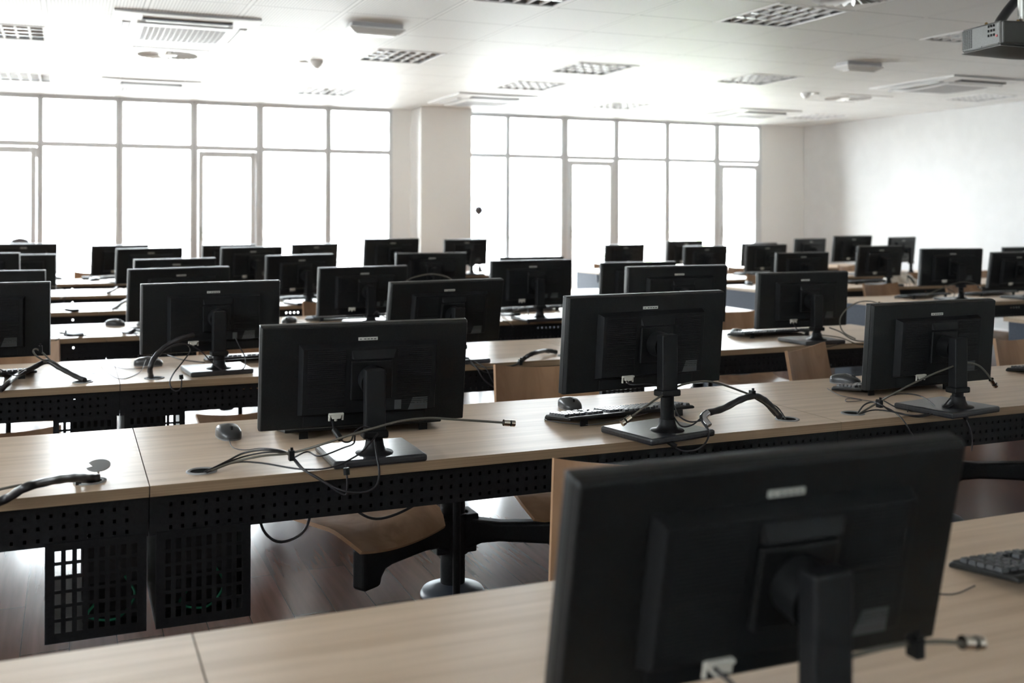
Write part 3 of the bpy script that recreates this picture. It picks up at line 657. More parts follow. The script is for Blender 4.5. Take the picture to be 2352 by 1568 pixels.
MON = [
 ((0.758, 0.982, 0.982, -0.01, 0.206), 0.1, 'large blurred black monitor in the foreground, closest to the camera'),
 ((0.702, 2.614, 0.981, -0.044, 0.142), 0.0, 'black monitor at left on the second row with looped cables over its square base'),
 ((1.51, 2.579, 1.038, 0.092, 0.087), 0.2, 'black monitor in the middle of the second row, a keyboard under its stand'),
 ((2.543, 2.554, 0.987, 0.052, 0.074), 0.155, 'black monitor at right on the second row under an arching grey cable'),
 ((-0.334, 4.144, 1.011, 0.029, 0.076), 0.02, 'black third-row monitor cut by the left photo edge, beside a thick cable sleeve'),
 ((0.515, 4.231, 0.993, 0.123, 0.021), 0.086, 'black third-row monitor with a thick black cable arching up to it'),
 ((1.461, 4.138, 0.982, 0.173, 0.162), 0.121, 'black monitor on the third row of the left block, third from the left'),
 ((2.571, 4.133, 1.027, 0.021, 0.07), 0.015, 'black monitor on the third row of the left block, fourth from the left'),
 ((3.288, 4.144, 0.985, 0.018, 0.05), 0.013, 'black monitor on the third row of the left block, fifth from the left'),
 ((-0.382, 5.69, 0.977, -0.0, 0.07), -0.0, 'black monitor on the fourth row of the left block, first from the left'),
 ((0.532, 5.703, 0.977, 0.277, 0.07), 0.194, 'black monitor on the fourth row of the left block, second from the left'),
 ((1.521, 5.741, 0.965, 0.166, 0.074), 0.116, 'black monitor on the fourth row of the left block, third from the left'),
 ((2.492, 5.607, 0.994, 0.081, 0.04), 0.057, 'black monitor on the fourth row of the left block, fourth from the left'),
 ((3.257, 5.693, 0.967, 0.022, 0.07), 0.015, 'black monitor on the fourth row of the left block, fifth from the left'),
 ((-0.557, 7.15, 1.014, -0.0, 0.07), -0.0, 'black monitor on the fifth row of the left block, first from the left'),
 ((0.638, 7.154, 0.965, 0.259, 0.07), 0.181, 'black monitor on the fifth row of the left block, second from the left'),
 ((1.455, 7.149, 0.981, 0.387, 0.07), 0.271, 'black monitor on the fifth row of the left block, third from the left'),
 ((2.389, 7.151, 0.983, 0.037, 0.07), 0.026, 'black monitor on the fifth row of the left block, fourth from the left'),
 ((3.178, 7.148, 0.945, 0.091, 0.07), 0.064, 'black monitor on the fifth row of the left block, fifth from the left'),
 ((-0.365, 8.51, 0.954, -0.0, 0.07), -0.0, 'black monitor on the sixth row of the left block, first from the left'),
 ((0.572, 8.517, 0.993, 0.407, 0.07), 0.285, 'black monitor on the sixth row of the left block, second from the left'),
 ((1.344, 8.517, 0.995, 0.355, 0.07), 0.248, 'black monitor on the sixth row of the left block, third from the left'),
 ((2.496, 8.508, 1.054, 0.295, 0.07), 0.206, 'black monitor on the sixth row standing below the left side of the pillar'),
 ((-0.375, 10.0, 0.996, -0.0, 0.07), -0.0, 'black monitor on the last row of the left block, first from the left'),
 ((0.421, 10.004, 0.976, 0.448, 0.07), 0.314, 'black monitor on the last row of the left block, second from the left'),
 ((1.368, 10.002, 0.973, 0.346, 0.07), 0.242, 'black monitor on the last row of the left block, third from the left'),
 ((2.173, 10.0, 0.975, 0.441, 0.07), 0.309, 'black monitor on the last row of the left block, fourth from the left'),
 ((3.695, 9.96, 1.011, 0.286, 0.065), 0.2, 'black last-row monitor overlapping the right edge of the pillar, beside the slim post'),
 ((5.893, 5.769, 1.022, -0.09, 0.079), -0.063, 'black monitor on the fourth row of the right block, first from the aisle'),
 ((6.497, 5.723, 0.991, 0.016, 0.146), 0.011, 'black monitor cut by the right photo edge on the fourth row of the right block'),
 ((5.657, 7.152, 0.949, 0.012, 0.07), 0.008, 'black monitor on the fifth row of the right block, first from the aisle'),
 ((6.521, 7.185, 0.995, 0.093, 0.117), 0.065, 'black monitor on the fifth row of the right block, second from the aisle'),
 ((8.193, 7.15, 0.971, -0.0, 0.07), -0.0, 'black fifth-row monitor at the right photo edge, mostly hidden by a nearer one'),
 ((5.6, 8.513, 0.966, 0.16, 0.07), 0.112, 'black monitor on the sixth row of the right block, first from the aisle'),
 ((6.345, 8.575, 0.97, 0.15, 0.074), 0.105, 'black monitor on the sixth row of the right block, second from the aisle'),
 ((7.447, 8.607, 1.049, 0.119, 0.117), 0.083, 'raised black sixth-row monitor of the right block with a gap beneath its screen'),
 ((8.043, 8.54, 1.035, 0.341, 0.091), 0.239, 'black monitor on the sixth row of the right block, fourth from the aisle'),
 ((5.544, 10.001, 0.94, 0.162, 0.07), 0.113, 'black monitor on the last row of the right block, first from the aisle'),
 ((6.307, 10.0, 0.975, 0.219, 0.07), 0.153, 'black monitor on the last row of the right block, second from the aisle'),
 ((7.301, 10.001, 0.941, 0.144, 0.07), 0.101, 'black monitor on the last row of the right block, third from the aisle'),
 ((8.021, 10.001, 0.986, 0.212, 0.07), 0.148, 'narrow looking black monitor on the last row close to the white right wall')]
for a in MON: monitor(*a)

# ------------------------------------------------------------------ keyboards and mice
def make_keyboard():
    t = thing('keyboard', 'x', 'keyboard', (0, 0, 0)); W_, D_ = .445, .15   # typist at +y; rear edge at -y is raised
    tl = lambda y, z: z + (.0 + .016 * (D_ / 2 - y) / D_)
    b = MB(); pr = [(-.075, .004), (.075, .0), (.075, .008), (.066, .014), (-.066, .014), (-.075, .011)]
    vs = [(s_ * W_ / 2, y, tl(y, z)) for s_ in (-1, 1) for y, z in pr]; n = 6
    b.add(vs, [tuple(range(n)), tuple(range(2 * n - 1, n - 1, -1))] + [(i, n + i, n + (i + 1) % n, (i + 1) % n) for i in range(n)], 'plastic')
    b.build('body', t, bevel=.004)
    def keys(name, x0, cols, rows, ystart, skip=()):
        k_ = MB(); p = .0186
        for r_ in range(rows):
            for c_ in range(cols):
                if (r_, c_) in skip: continue
                x, y = x0 - c_ * p, ystart + r_ * p; z = tl(y, .014); g = .0084
                vs = [(x - g, y - g, z), (x + g, y - g, z), (x + g, y + g, z), (x - g, y + g, z), (x - g + .0022, y - g + .0025, z + .007), (x + g - .0022, y - g + .0025, z + .007), (x + g - .0022, y + g - .0015, z + .007), (x - g + .0022, y + g - .0015, z + .007)]
                k_.add(vs, [(4, 5, 6, 7), (0, 1, 5, 4), (1, 2, 6, 5), (2, 3, 7, 6), (3, 0, 4, 7)], 'key')
        k_.build(name, t)
    keys('main_keys', .205, 15, 5, -.031); keys('function_keys', .205, 13, 1, -.0555, {(0, 1), (0, 6)}); keys('navigation_keys', -.094, 3, 5, -.031, {(2, 0), (2, 1), (2, 2), (3, 0), (3, 2)}); keys('number_keys', -.155, 4, 5, -.031)
    for s_ in (-1, 1): MB().box((s_ * .17 - .012, -.068, 0), (s_ * .17 + .012, -.062, .024), 'plastic').build('foot', t)
    return t
kb0 = make_keyboard()
KB = [(0.755, 2.915, 0.0, 'black keyboard under the left monitor of the second row'), (1.535, 2.8, 0.087, 'black keyboard in front of the middle monitor on the second row, keys glinting'), (2.68, 2.885, 0.02, 'black keyboard beside the mouse left of the right monitor on the second row'), (1.63, 1.31, -0.02, 'blurred black keyboard on the front desk at the right photo edge'), (3.62, 2.985, 0.0, 'black keyboard just showing at the right edge on the second row'), (0.735, 4.45, 0.03, 'black keyboard behind the stand on the third row near the left monitor'), (-0.34, 4.32, 0.08, 'black keyboard at the left photo edge on the third row'), (3.29, 4.41, 0.02, 'black keyboard on the third row beside the mouse near the aisle'), (1.475, 5.99, 0.12, 'bright reflecting keyboard on the fourth row next to a mouse'), (2.68, 6.09, 0.15, 'bright reflecting keyboard under the third fourth-row monitor'), (1.56, 7.47, 0.25, 'bright keyboard on the fifth row above a chair back'), (5.86, 6.03, 0.1, 'black keyboard below the first monitor of the right block fourth row'), (6.55, 6.04, 0.03, 'black keyboard at the right photo edge in the right block fourth row'), (6.62, 7.5, 0.05, 'black keyboard on the fifth row of the right block, above a chair back'), (6.45, 8.93, 0.05, 'bright keyboard on the sixth row of the right block'), (0.32, 10.42, 0.0, 'tiny black keyboard on the last row at left by the windows')]
for i, (x, y, a, l) in enumerate(KB):
    if i == 0: kb0.location = (x, y, DESK); kb0.rotation_euler = (0, 0, a); kb0['label'] = l; kb0['group'] = 'black keyboards'
    else: dup(kb0, (x, y, DESK), a, l)
def make_mouse():
    t = thing('computer_mouse', 'x', 'mouse', (0, 0, 0))                 # buttons towards -y
    def shell(u, v):
        a = 2 * PI * u; k = (1 - v ** 4) ** .42
        cx, cy = math.copysign(abs(math.cos(a)) ** .72, math.cos(a)), math.copysign(abs(math.sin(a)) ** .72, math.sin(a))
        x, y = .031 * cx * k, .056 * cy * k
        return (x, y, .004 + .033 * v * (1 - .38 * max(0, -y / .056) - .12 * max(0, y / .056)))
    MB().grid(shell, 28, 10, 'mouse').build('shell', t)
    MB().prism([(.031 * math.copysign(abs(math.cos(2 * PI * k / 28)) ** .8, math.cos(2 * PI * k / 28)), .056 * math.copysign(abs(math.sin(2 * PI * k / 28)) ** .8, math.sin(2 * PI * k / 28))) for k in range(28)], 0, .0045, 'mouseside').build('base', t)
    MB().cyl((-.003, -.03, .0285), (.003, -.03, .0285), .007, 'plastic', n=14).build('scroll_wheel', t)
    return t
ms0 = make_mouse()
MS = [(0.4, 2.95, 0.12, 'black mouse on the second row left of the left monitor'), (1.455, 2.985, -0.1, 'black mouse behind the keyboard of the middle second-row monitor'), (2.6, 3.05, 0.5, 'black mouse behind the keyboard at right on the second row'), (0.29, 4.46, 1.2, 'black mouse on the third row beside the thick arching cable'), (0.225, 6.1, 0.9, 'shiny grey mouse alone on the fourth row at left'), (0.37, 6.02, 0.4, 'pale mouse at the edge of a monitor on the fourth row at left'), (1.13, 5.9, -0.7, 'dark mouse on the fourth row left of a bright keyboard'), (3.12, 4.47, -0.6, 'black mouse on the third row near the aisle'), (0.2, 10.17, -0.8, 'tiny dark mouse on the last row left of a monitor'), (5.47, 7.66, -0.4, 'mouse on the fifth row of the right block above the grey end panel'), (-0.11, 10.5, 0.6, 'tiny mouse on the last row next to the leftmost monitors')]
for i, (x, y, a, l) in enumerate(MS):
    if i == 0: ms0.location = (x, y, DESK); ms0.rotation_euler = (0, 0, a); ms0['label'] = l; ms0['group'] = 'computer mice'
    else: dup(ms0, (x, y, DESK), a, l)

# ------------------------------------------------------------------ cables
CAB = {'2a': ('loose black and grey cables looping from the hole beside the left second-row monitor', {'coax': [[0.3, 2.555, 0.654], [0.363, 2.564, 0.67], [0.42, 2.534, 0.685], [0.487, 2.518, 0.69], [0.552, 2.47, 0.715], [0.612, 2.46, 0.733], [0.676, 2.46, 0.746], [0.748, 2.48, 0.754], [0.827, 2.5, 0.752], [0.885, 2.5, 0.745], [0.961, 2.5, 0.735], [1.033, 2.5, 0.725]], 'sleeve': [], 'cables': [[[0.292, 2.554, 0.654], [0.347, 2.594, 0.665], [0.39, 2.605, 0.68], [0.433, 2.551, 0.695], [0.482, 2.534, 0.685], [0.504, 2.487, 0.66], [0.534, 2.46, 0.643], [0.584, 2.43, 0.614], [0.634, 2.42, 0.605], [0.668, 2.42, 0.615], [0.683, 2.44, 0.643], [0.684, 2.47, 0.683], [0.687, 2.5, 0.714]], [[0.295, 2.548, 0.654], [0.367, 2.59, 0.662], [0.424, 2.562, 0.662], [0.504, 2.491, 0.656], [0.569, 2.455, 0.662], [0.634, 2.46, 0.684], [0.668, 2.47, 0.708], [0.696, 2.5, 0.724]], [[0.291, 2.559, 0.654], [0.342, 2.59, 0.662], [0.396, 2.614, 0.67], [0.446, 2.568, 0.685], [0.489, 2.544, 0.68], [0.51, 2.466, 0.658], [0.55, 2.44, 0.632], [0.595, 2.43, 0.601], [0.601, 2.425, 0.62], [0.601, 2.43, 0.653], [0.605, 2.46, 0.671]], [[0.597, 2.56, 0.749], [0.587, 2.5, 0.743], [0.589, 2.47, 0.733], [0.604, 2.47, 0.717], [0.624, 2.48, 0.716], [0.633, 2.48, 0.736], [0.657, 2.49, 0.745], [0.688, 2.51, 0.733]], [[0.497, 2.548, 0.67], [0.544, 2.605, 0.67], [0.563, 2.546, 0.67], [0.624, 2.55, 0.685], [0.635, 2.5, 0.704], [0.636, 2.49, 0.725]]], 'mouse': [[0.394, 2.893, 0.654], [0.39, 2.798, 0.654], [0.412, 2.756, 0.654], [0.453, 2.732, 0.66], [0.483, 2.656, 0.67], [0.497, 2.561, 0.68]], 'clip': [0.487, 2.512, 0.685], 'ferrites': [[[0.587, 2.497, 0.742], [0.596, 2.47, 0.724]], [[0.6, 2.43, 0.664], [0.601, 2.428, 0.648]]]}), '2b': ('cables in a black sleeve arching from a hole right of the middle second-row monitor', {'coax': [[1.365, 2.44, 0.724], [1.41, 2.44, 0.749], [1.465, 2.46, 0.768], [1.598, 2.57, 0.775], [1.645, 2.53, 0.791], [1.703, 2.53, 0.782], [1.799, 2.56, 0.75], [1.852, 2.56, 0.728], [1.914, 2.57, 0.693], [1.956, 2.574, 0.654]], 'sleeve': [[1.647, 2.5, 0.707], [1.712, 2.52, 0.711], [1.785, 2.54, 0.728], [1.849, 2.56, 0.732], [1.895, 2.57, 0.713], [1.934, 2.58, 0.681], [1.953, 2.576, 0.654]], 'cables': [[[1.647, 2.5, 0.707], [1.617, 2.49, 0.702], [1.612, 2.47, 0.691], [1.622, 2.455, 0.666], [1.597, 2.43, 0.643], [1.56, 2.42, 0.628], [1.519, 2.42, 0.628], [1.492, 2.43, 0.641], [1.476, 2.47, 0.659]], [[1.619, 2.48, 0.692], [1.578, 2.48, 0.691], [1.549, 2.49, 0.707], [1.538, 2.5, 0.736]], [[1.616, 2.48, 0.701], [1.585, 2.48, 0.682], [1.55, 2.48, 0.681], [1.536, 2.5, 0.706]], [[1.852, 2.56, 0.724], [1.894, 2.57, 0.701], [1.968, 2.621, 0.654]], [[1.887, 2.565, 0.715], [1.975, 2.62, 0.68], [1.968, 2.569, 0.654]], [[1.418, 2.55, 0.802], [1.415, 2.52, 0.797], [1.458, 2.5, 0.799], [1.513, 2.5, 0.784]]], 'mouse': [[1.435, 2.916, 0.653], [1.322, 2.864, 0.653], [1.305, 2.814, 0.653], [1.381, 2.715, 0.654], [1.447, 2.704, 0.66], [1.534, 2.705, 0.67], [1.617, 2.746, 0.67]], 'clip': [1.841, 2.56, 0.736], 'ferrites': [[[1.481, 2.435, 0.654], [1.498, 2.425, 0.64]]]}), '2c': ('cables under the arching grey cable at the right second-row monitor', {'coax': [[2.223, 2.548, 0.654], [2.308, 2.571, 0.675], [2.311, 2.5, 0.717], [2.378, 2.48, 0.751], [2.472, 2.47, 0.783], [2.57, 2.47, 0.802], [2.635, 2.48, 0.792], [2.672, 2.48, 0.766], [2.696, 2.48, 0.74]], 'sleeve': [], 'cables': [[[2.224, 2.555, 0.654], [2.285, 2.594, 0.67], [2.309, 2.582, 0.68], [2.297, 2.53, 0.68], [2.328, 2.517, 0.66], [2.359, 2.46, 0.656], [2.469, 2.484, 0.656], [2.518, 2.48, 0.69], [2.56, 2.5, 0.708]], [[2.223, 2.548, 0.654], [2.298, 2.56, 0.66], [2.338, 2.509, 0.658], [2.386, 2.47, 0.648], [2.463, 2.46, 0.663], [2.535, 2.47, 0.681], [2.574, 2.5, 0.701]], [[2.33, 2.576, 0.67], [2.338, 2.529, 0.66], [2.307, 2.45, 0.647], [2.322, 2.43, 0.607], [2.348, 2.43, 0.576]], [[2.507, 2.46, 0.667], [2.522, 2.44, 0.664], [2.529, 2.43, 0.646], [2.542, 2.42, 0.609], [2.551, 2.42, 0.575], [2.549, 2.42, 0.541]], [[2.397, 2.631, 0.67], [2.417, 2.595, 0.654], [2.474, 2.613, 0.654], [2.395, 2.525, 0.654]], [[2.368, 2.635, 0.67], [2.483, 2.666, 0.68], [2.531, 2.62, 0.68], [2.488, 2.512, 0.67], [2.442, 2.456, 0.656]]], 'mouse': [[2.454, 2.972, 0.653], [2.4, 2.841, 0.653], [2.411, 2.747, 0.653], [2.342, 2.74, 0.653], [2.387, 2.783, 0.653], [2.416, 2.692, 0.656]], 'clip': [2.306, 2.55, 0.68], 'ferrites': [[[2.524, 2.43, 0.655], [2.533, 2.425, 0.639]]]}), '2l': ('black cable sleeve leaving the left photo edge on the second row', {'coax': [[-0.155, 2.5, 0.665], [-0.138, 2.5, 0.669], [-0.117, 2.5, 0.672], [-0.097, 2.52, 0.67]], 'sleeve': [[0.062, 2.565, 0.654], [0.04, 2.56, 0.662], [0.008, 2.521, 0.675], [-0.035, 2.45, 0.69], [-0.083, 2.367, 0.7], [-0.119, 2.46, 0.66], [-0.16, 2.45, 0.646]], 'cables': [[[0.056, 2.563, 0.654], [0.027, 2.561, 0.665], [0.01, 2.512, 0.68]]], 'mouse': [], 'clip': [0.018, 2.562, 0.654], 'ferrites': []}), '3b': ('thick black cable sleeve rising to the left of the third-row monitor', {'coax': [], 'sleeve': [[0.275, 4.086, 0.654], [0.268, 4.022, 0.7], [0.287, 4.036, 0.74], [0.332, 4.07, 0.774], [0.378, 4.07, 0.797], [0.427, 4.09, 0.806]], 'cables': [[[0.292, 4.05, 0.743], [0.353, 4.05, 0.777], [0.396, 4.05, 0.778], [0.41, 4.05, 0.753], [0.383, 4.04, 0.715], [0.348, 4.02, 0.675], [0.332, 3.98, 0.647], [0.347, 3.97, 0.621], [0.369, 3.97, 0.627], [0.376, 4.0, 0.665]], [[0.346, 4.06, 0.771], [0.399, 4.05, 0.778], [0.446, 4.05, 0.751], [0.485, 4.05, 0.709], [0.524, 4.04, 0.676], [0.557, 4.05, 0.664], [0.608, 4.07, 0.675], [0.613, 4.08, 0.715], [0.594, 4.09, 0.756], [0.58, 4.1, 0.789]], [[0.386, 4.733, 0.653], [0.432, 4.555, 0.653], [0.507, 4.443, 0.653]]], 'mouse': [[0.338, 4.404, 0.653], [0.202, 4.368, 0.653], [0.112, 4.572, 0.653], [0.161, 4.127, 0.653], [0.244, 4.255, 0.653], [0.278, 4.406, 0.68]], 'clip': [0.281, 4.067, 0.73], 'ferrites': [[[0.373, 4.0, 0.673], [0.375, 4.0, 0.657]]]}), '3a': ('forked black cable sleeve at the left photo edge on the third row', {'coax': [[-0.076, 4.08, 0.731], [-0.109, 4.08, 0.754], [-0.121, 4.08, 0.773], [-0.11, 4.08, 0.78], [-0.087, 4.08, 0.762], [-0.059, 4.08, 0.73]], 'sleeve': [[0.049, 4.089, 0.654], [0.013, 4.145, 0.67], [-0.034, 4.215, 0.69], [-0.079, 4.265, 0.71], [-0.128, 4.252, 0.69], [-0.177, 4.221, 0.67], [-0.196, 4.03, 0.674], [-0.222, 4.0, 0.652]], 'cables': [[[0.042, 4.092, 0.654], [-0.002, 4.174, 0.67], [-0.047, 4.245, 0.685]], [[-0.228, 4.1, 0.712], [-0.2, 4.1, 0.695], [-0.172, 4.1, 0.687], [-0.144, 4.09, 0.705]]], 'mouse': [[0.035, 4.21, 0.653], [0.082, 4.295, 0.653], [0.088, 4.223, 0.653], [0.064, 4.122, 0.653]], 'clip': [-0.097, 4.07, 0.779], 'ferrites': []}), '3d': ('bent black cable sleeve on the third row between the monitors', {'coax': [[1.922, 4.147, 0.66], [1.824, 4.053, 0.68], [1.749, 4.02, 0.662], [1.687, 3.99, 0.64], [1.615, 3.98, 0.638], [1.53, 3.98, 0.643], [1.496, 4.0, 0.658]], 'sleeve': [[1.964, 4.164, 0.654], [1.908, 4.148, 0.67], [1.79, 4.021, 0.68], [1.749, 4.02, 0.662], [1.715, 4.0, 0.645]], 'cables': [[[1.497, 4.02, 0.675], [1.516, 3.97, 0.64], [1.547, 3.95, 0.588], [1.628, 3.94, 0.532]], [[1.507, 4.02, 0.669], [1.554, 3.97, 0.638], [1.584, 3.95, 0.577], [1.647, 3.94, 0.53]], [[1.484, 4.0, 0.664], [1.564, 3.97, 0.619], [1.66, 3.97, 0.636], [1.721, 4.0, 0.643]]], 'mouse': [], 'clip': [1.721, 4.0, 0.648], 'ferrites': []}), '3e': ('cables with a tall grey arc beside the third-row monitor near the aisle', {'coax': [[3.461, 3.99, 0.671], [3.405, 4.0, 0.7], [3.379, 4.0, 0.736], [3.381, 4.0, 0.777], [3.425, 4.0, 0.82], [3.496, 4.0, 0.847], [3.562, 4.0, 0.847], [3.616, 4.0, 0.835]], 'sleeve': [], 'cables': [[[3.347, 4.04, 0.725], [3.404, 4.03, 0.703], [3.457, 4.0, 0.666], [3.563, 4.0, 0.651]], [[3.283, 4.04, 0.694], [3.396, 4.02, 0.677], [3.475, 3.99, 0.646], [3.576, 4.0, 0.64]], [[3.12, 4.02, 0.756], [3.146, 4.02, 0.725], [3.199, 4.03, 0.709]], [[3.243, 3.99, 0.656], [3.285, 3.98, 0.643], [3.375, 3.98, 0.656]]], 'mouse': [[3.188, 4.444, 0.653], [3.218, 4.412, 0.653], [3.322, 4.463, 0.67], [3.37, 4.455, 0.66]], 'clip': [], 'ferrites': []}), '1a': ('grey cable with metal connector in front of the foreground monitor', {'coax': [[0.786, 0.95, 0.755], [0.822, 0.95, 0.761], [0.867, 0.95, 0.763], [0.906, 0.95, 0.762], [0.945, 0.95, 0.758], [0.99, 0.95, 0.75]], 'sleeve': [], 'cables': [[[0.649, 0.97, 0.767], [0.652, 0.95, 0.763], [0.662, 0.94, 0.751]]], 'mouse': [[1.374, 1.297, 0.653], [1.321, 1.282, 0.653], [1.295, 1.288, 0.653], [1.272, 1.306, 0.653]], 'clip': [0.909, 0.945, 0.759], 'ferrites': []}), '4d': ('thin cables around the stand of the fourth-row monitor', {'coax': [], 'sleeve': [[2.391, 5.838, 0.66], [2.362, 5.62, 0.68], [2.408, 5.6, 0.681]], 'cables': [[[2.442, 5.55, 0.651], [2.458, 5.6, 0.697], [2.464, 5.62, 0.733]], [[2.439, 5.94, 0.66], [2.496, 5.871, 0.68], [2.522, 5.785, 0.71]], [[2.629, 5.813, 0.67], [2.687, 5.844, 0.7], [2.721, 5.873, 0.71]], [[2.265, 5.55, 0.663], [2.311, 5.53, 0.638], [2.334, 5.52, 0.616]]], 'mouse': [], 'clip': [], 'ferrites': [[[2.437, 5.545, 0.652], [2.435, 5.54, 0.632]]]}), '4l': ('tangled cables at left on the fourth row, left of the grey mouse', {'coax': [[-0.085, 5.6, 0.651], [-0.062, 5.573, 0.67], [-0.022, 5.523, 0.68], [0.007, 5.62, 0.66]], 'sleeve': [[0.053, 5.658, 0.654], [0.007, 5.526, 0.67], [-0.022, 5.464, 0.68]], 'cables': [[[-0.084, 5.542, 0.67], [-0.051, 5.479, 0.69], [-0.018, 5.502, 0.68]], [[-0.022, 5.558, 0.67], [-0.061, 5.55, 0.647], [-0.084, 5.53, 0.625]]], 'mouse': [], 'clip': [-0.02, 5.502, 0.68], 'ferrites': []}), '4b': ('thin curled cables on the fourth row beside the pale mouse', {'coax': [], 'sleeve': [[0.247, 5.664, 0.654], [0.276, 5.542, 0.67], [0.302, 5.562, 0.68], [0.326, 5.489, 0.68]], 'cables': [[[0.254, 5.683, 0.654], [0.263, 5.619, 0.68], [0.294, 5.573, 0.69], [0.328, 5.56, 0.69]], [[0.29, 5.612, 0.66], [0.313, 5.55, 0.648], [0.333, 5.53, 0.636]]], 'mouse': [[0.253, 6.051, 0.653], [0.255, 5.713, 0.653]], 'clip': [], 'ferrites': []}), '5a': ('cables lying at left on the fifth row', {'coax': [[-0.106, 7.068, 0.66], [-0.053, 6.993, 0.67], [-0.016, 6.979, 0.67], [0.011, 7.062, 0.654]], 'sleeve': [[0.046, 7.049, 0.654], [0.011, 7.024, 0.66], [-0.024, 6.982, 0.67]], 'cables': [[[-0.107, 7.142, 0.67], [-0.067, 7.159, 0.67], [-0.024, 7.1, 0.66]]], 'mouse': [], 'clip': [], 'ferrites': []}), '5b': ('short black sleeve rising on the fifth row at left', {'coax': [], 'sleeve': [[0.246, 7.068, 0.654], [0.272, 7.008, 0.68], [0.299, 6.928, 0.71], [0.329, 6.769, 0.74]], 'cables': [[[0.262, 7.094, 0.654], [0.297, 6.999, 0.68], [0.34, 6.993, 0.69]]], 'mouse': [], 'clip': [], 'ferrites': []}), '6a': ('tied cables drooping over the edge of the sixth row at left', {'coax': [[-0.13, 8.45, 0.722], [-0.08, 8.45, 0.711], [-0.035, 8.45, 0.688], [-0.011, 8.463, 0.67]], 'sleeve': [], 'cables': [[[-0.011, 8.463, 0.67], [-0.035, 8.38, 0.651], [-0.046, 8.34, 0.6]], [[-0.011, 8.606, 0.66], [-0.064, 8.37, 0.64], [-0.078, 8.35, 0.622]], [[-0.011, 8.463, 0.67], [0.012, 8.368, 0.66], [0.019, 8.595, 0.66]]], 'mouse': [], 'clip': [-0.011, 8.463, 0.67], 'ferrites': []}), '6b': ('curved cables on the sixth row beside the left monitor', {'coax': [], 'sleeve': [[0.255, 8.498, 0.654], [0.29, 8.441, 0.68], [0.328, 8.319, 0.71]], 'cables': [[[0.328, 8.319, 0.71], [0.367, 8.309, 0.7], [0.406, 8.35, 0.68]], [[0.268, 8.493, 0.654], [0.315, 8.53, 0.67], [0.372, 8.413, 0.67], [0.402, 8.267, 0.66]]], 'mouse': [], 'clip': [0.33, 8.368, 0.71], 'ferrites': []}), '4c': ('thin cable arc showing above the third-row monitor', {'coax': [[1.711, 5.6, 0.886], [1.761, 5.6, 0.909], [1.863, 5.6, 0.926], [1.953, 5.6, 0.91], [1.998, 5.6, 0.884]], 'sleeve': [], 'cables': [[[1.541, 5.63, 0.708], [1.552, 5.6, 0.727], [1.569, 5.58, 0.711], [1.594, 5.58, 0.696], [1.618, 5.58, 0.69]], [[1.624, 5.962, 0.66], [1.625, 5.825, 0.66], [1.693, 5.881, 0.67]]], 'mouse': [[1.188, 5.963, 0.653], [1.213, 5.825, 0.653], [1.268, 5.958, 0.653]], 'clip': [], 'ferrites': []}), '4ra': ('cables arching around the first monitor of the right block fourth row', {'coax': [[5.465, 5.6, 0.697], [5.524, 5.6, 0.726], [5.623, 5.6, 0.756], [5.723, 5.6, 0.782], [5.825, 5.6, 0.795], [5.927, 5.6, 0.777], [5.96, 5.6, 0.754]], 'sleeve': [], 'cables': [[[5.643, 5.62, 0.773], [5.683, 5.6, 0.743], [5.732, 5.6, 0.72], [5.724, 5.6, 0.687]], [[5.784, 5.6, 0.74], [5.833, 5.6, 0.708], [5.821, 5.58, 0.679]]], 'mouse': [], 'clip': [], 'ferrites': []}), '5rb': ('cable clip and cables hanging by the white cloth bag', {'coax': [], 'sleeve': [[6.731, 7.1, 0.733], [6.765, 7.1, 0.714], [6.775, 7.08, 0.684], [6.901, 7.196, 0.655]], 'cables': [[[6.707, 7.08, 0.72], [6.655, 7.03, 0.679], [6.612, 7.0, 0.644]], [[6.712, 7.08, 0.72], [6.679, 7.03, 0.678], [6.665, 7.0, 0.643]], [[7.518, 8.45, 0.794], [7.473, 8.4, 0.752]]], 'mouse': [], 'clip': [], 'ferrites': []})}
def fixz(pts, r):
    o = []
    for x, y, z in pts:
        on = any(a <= y <= a + TD for a in ROWY.values())
        if on and z < DESK + r: z = DESK + r
        o.append((x, y, z))
    return o
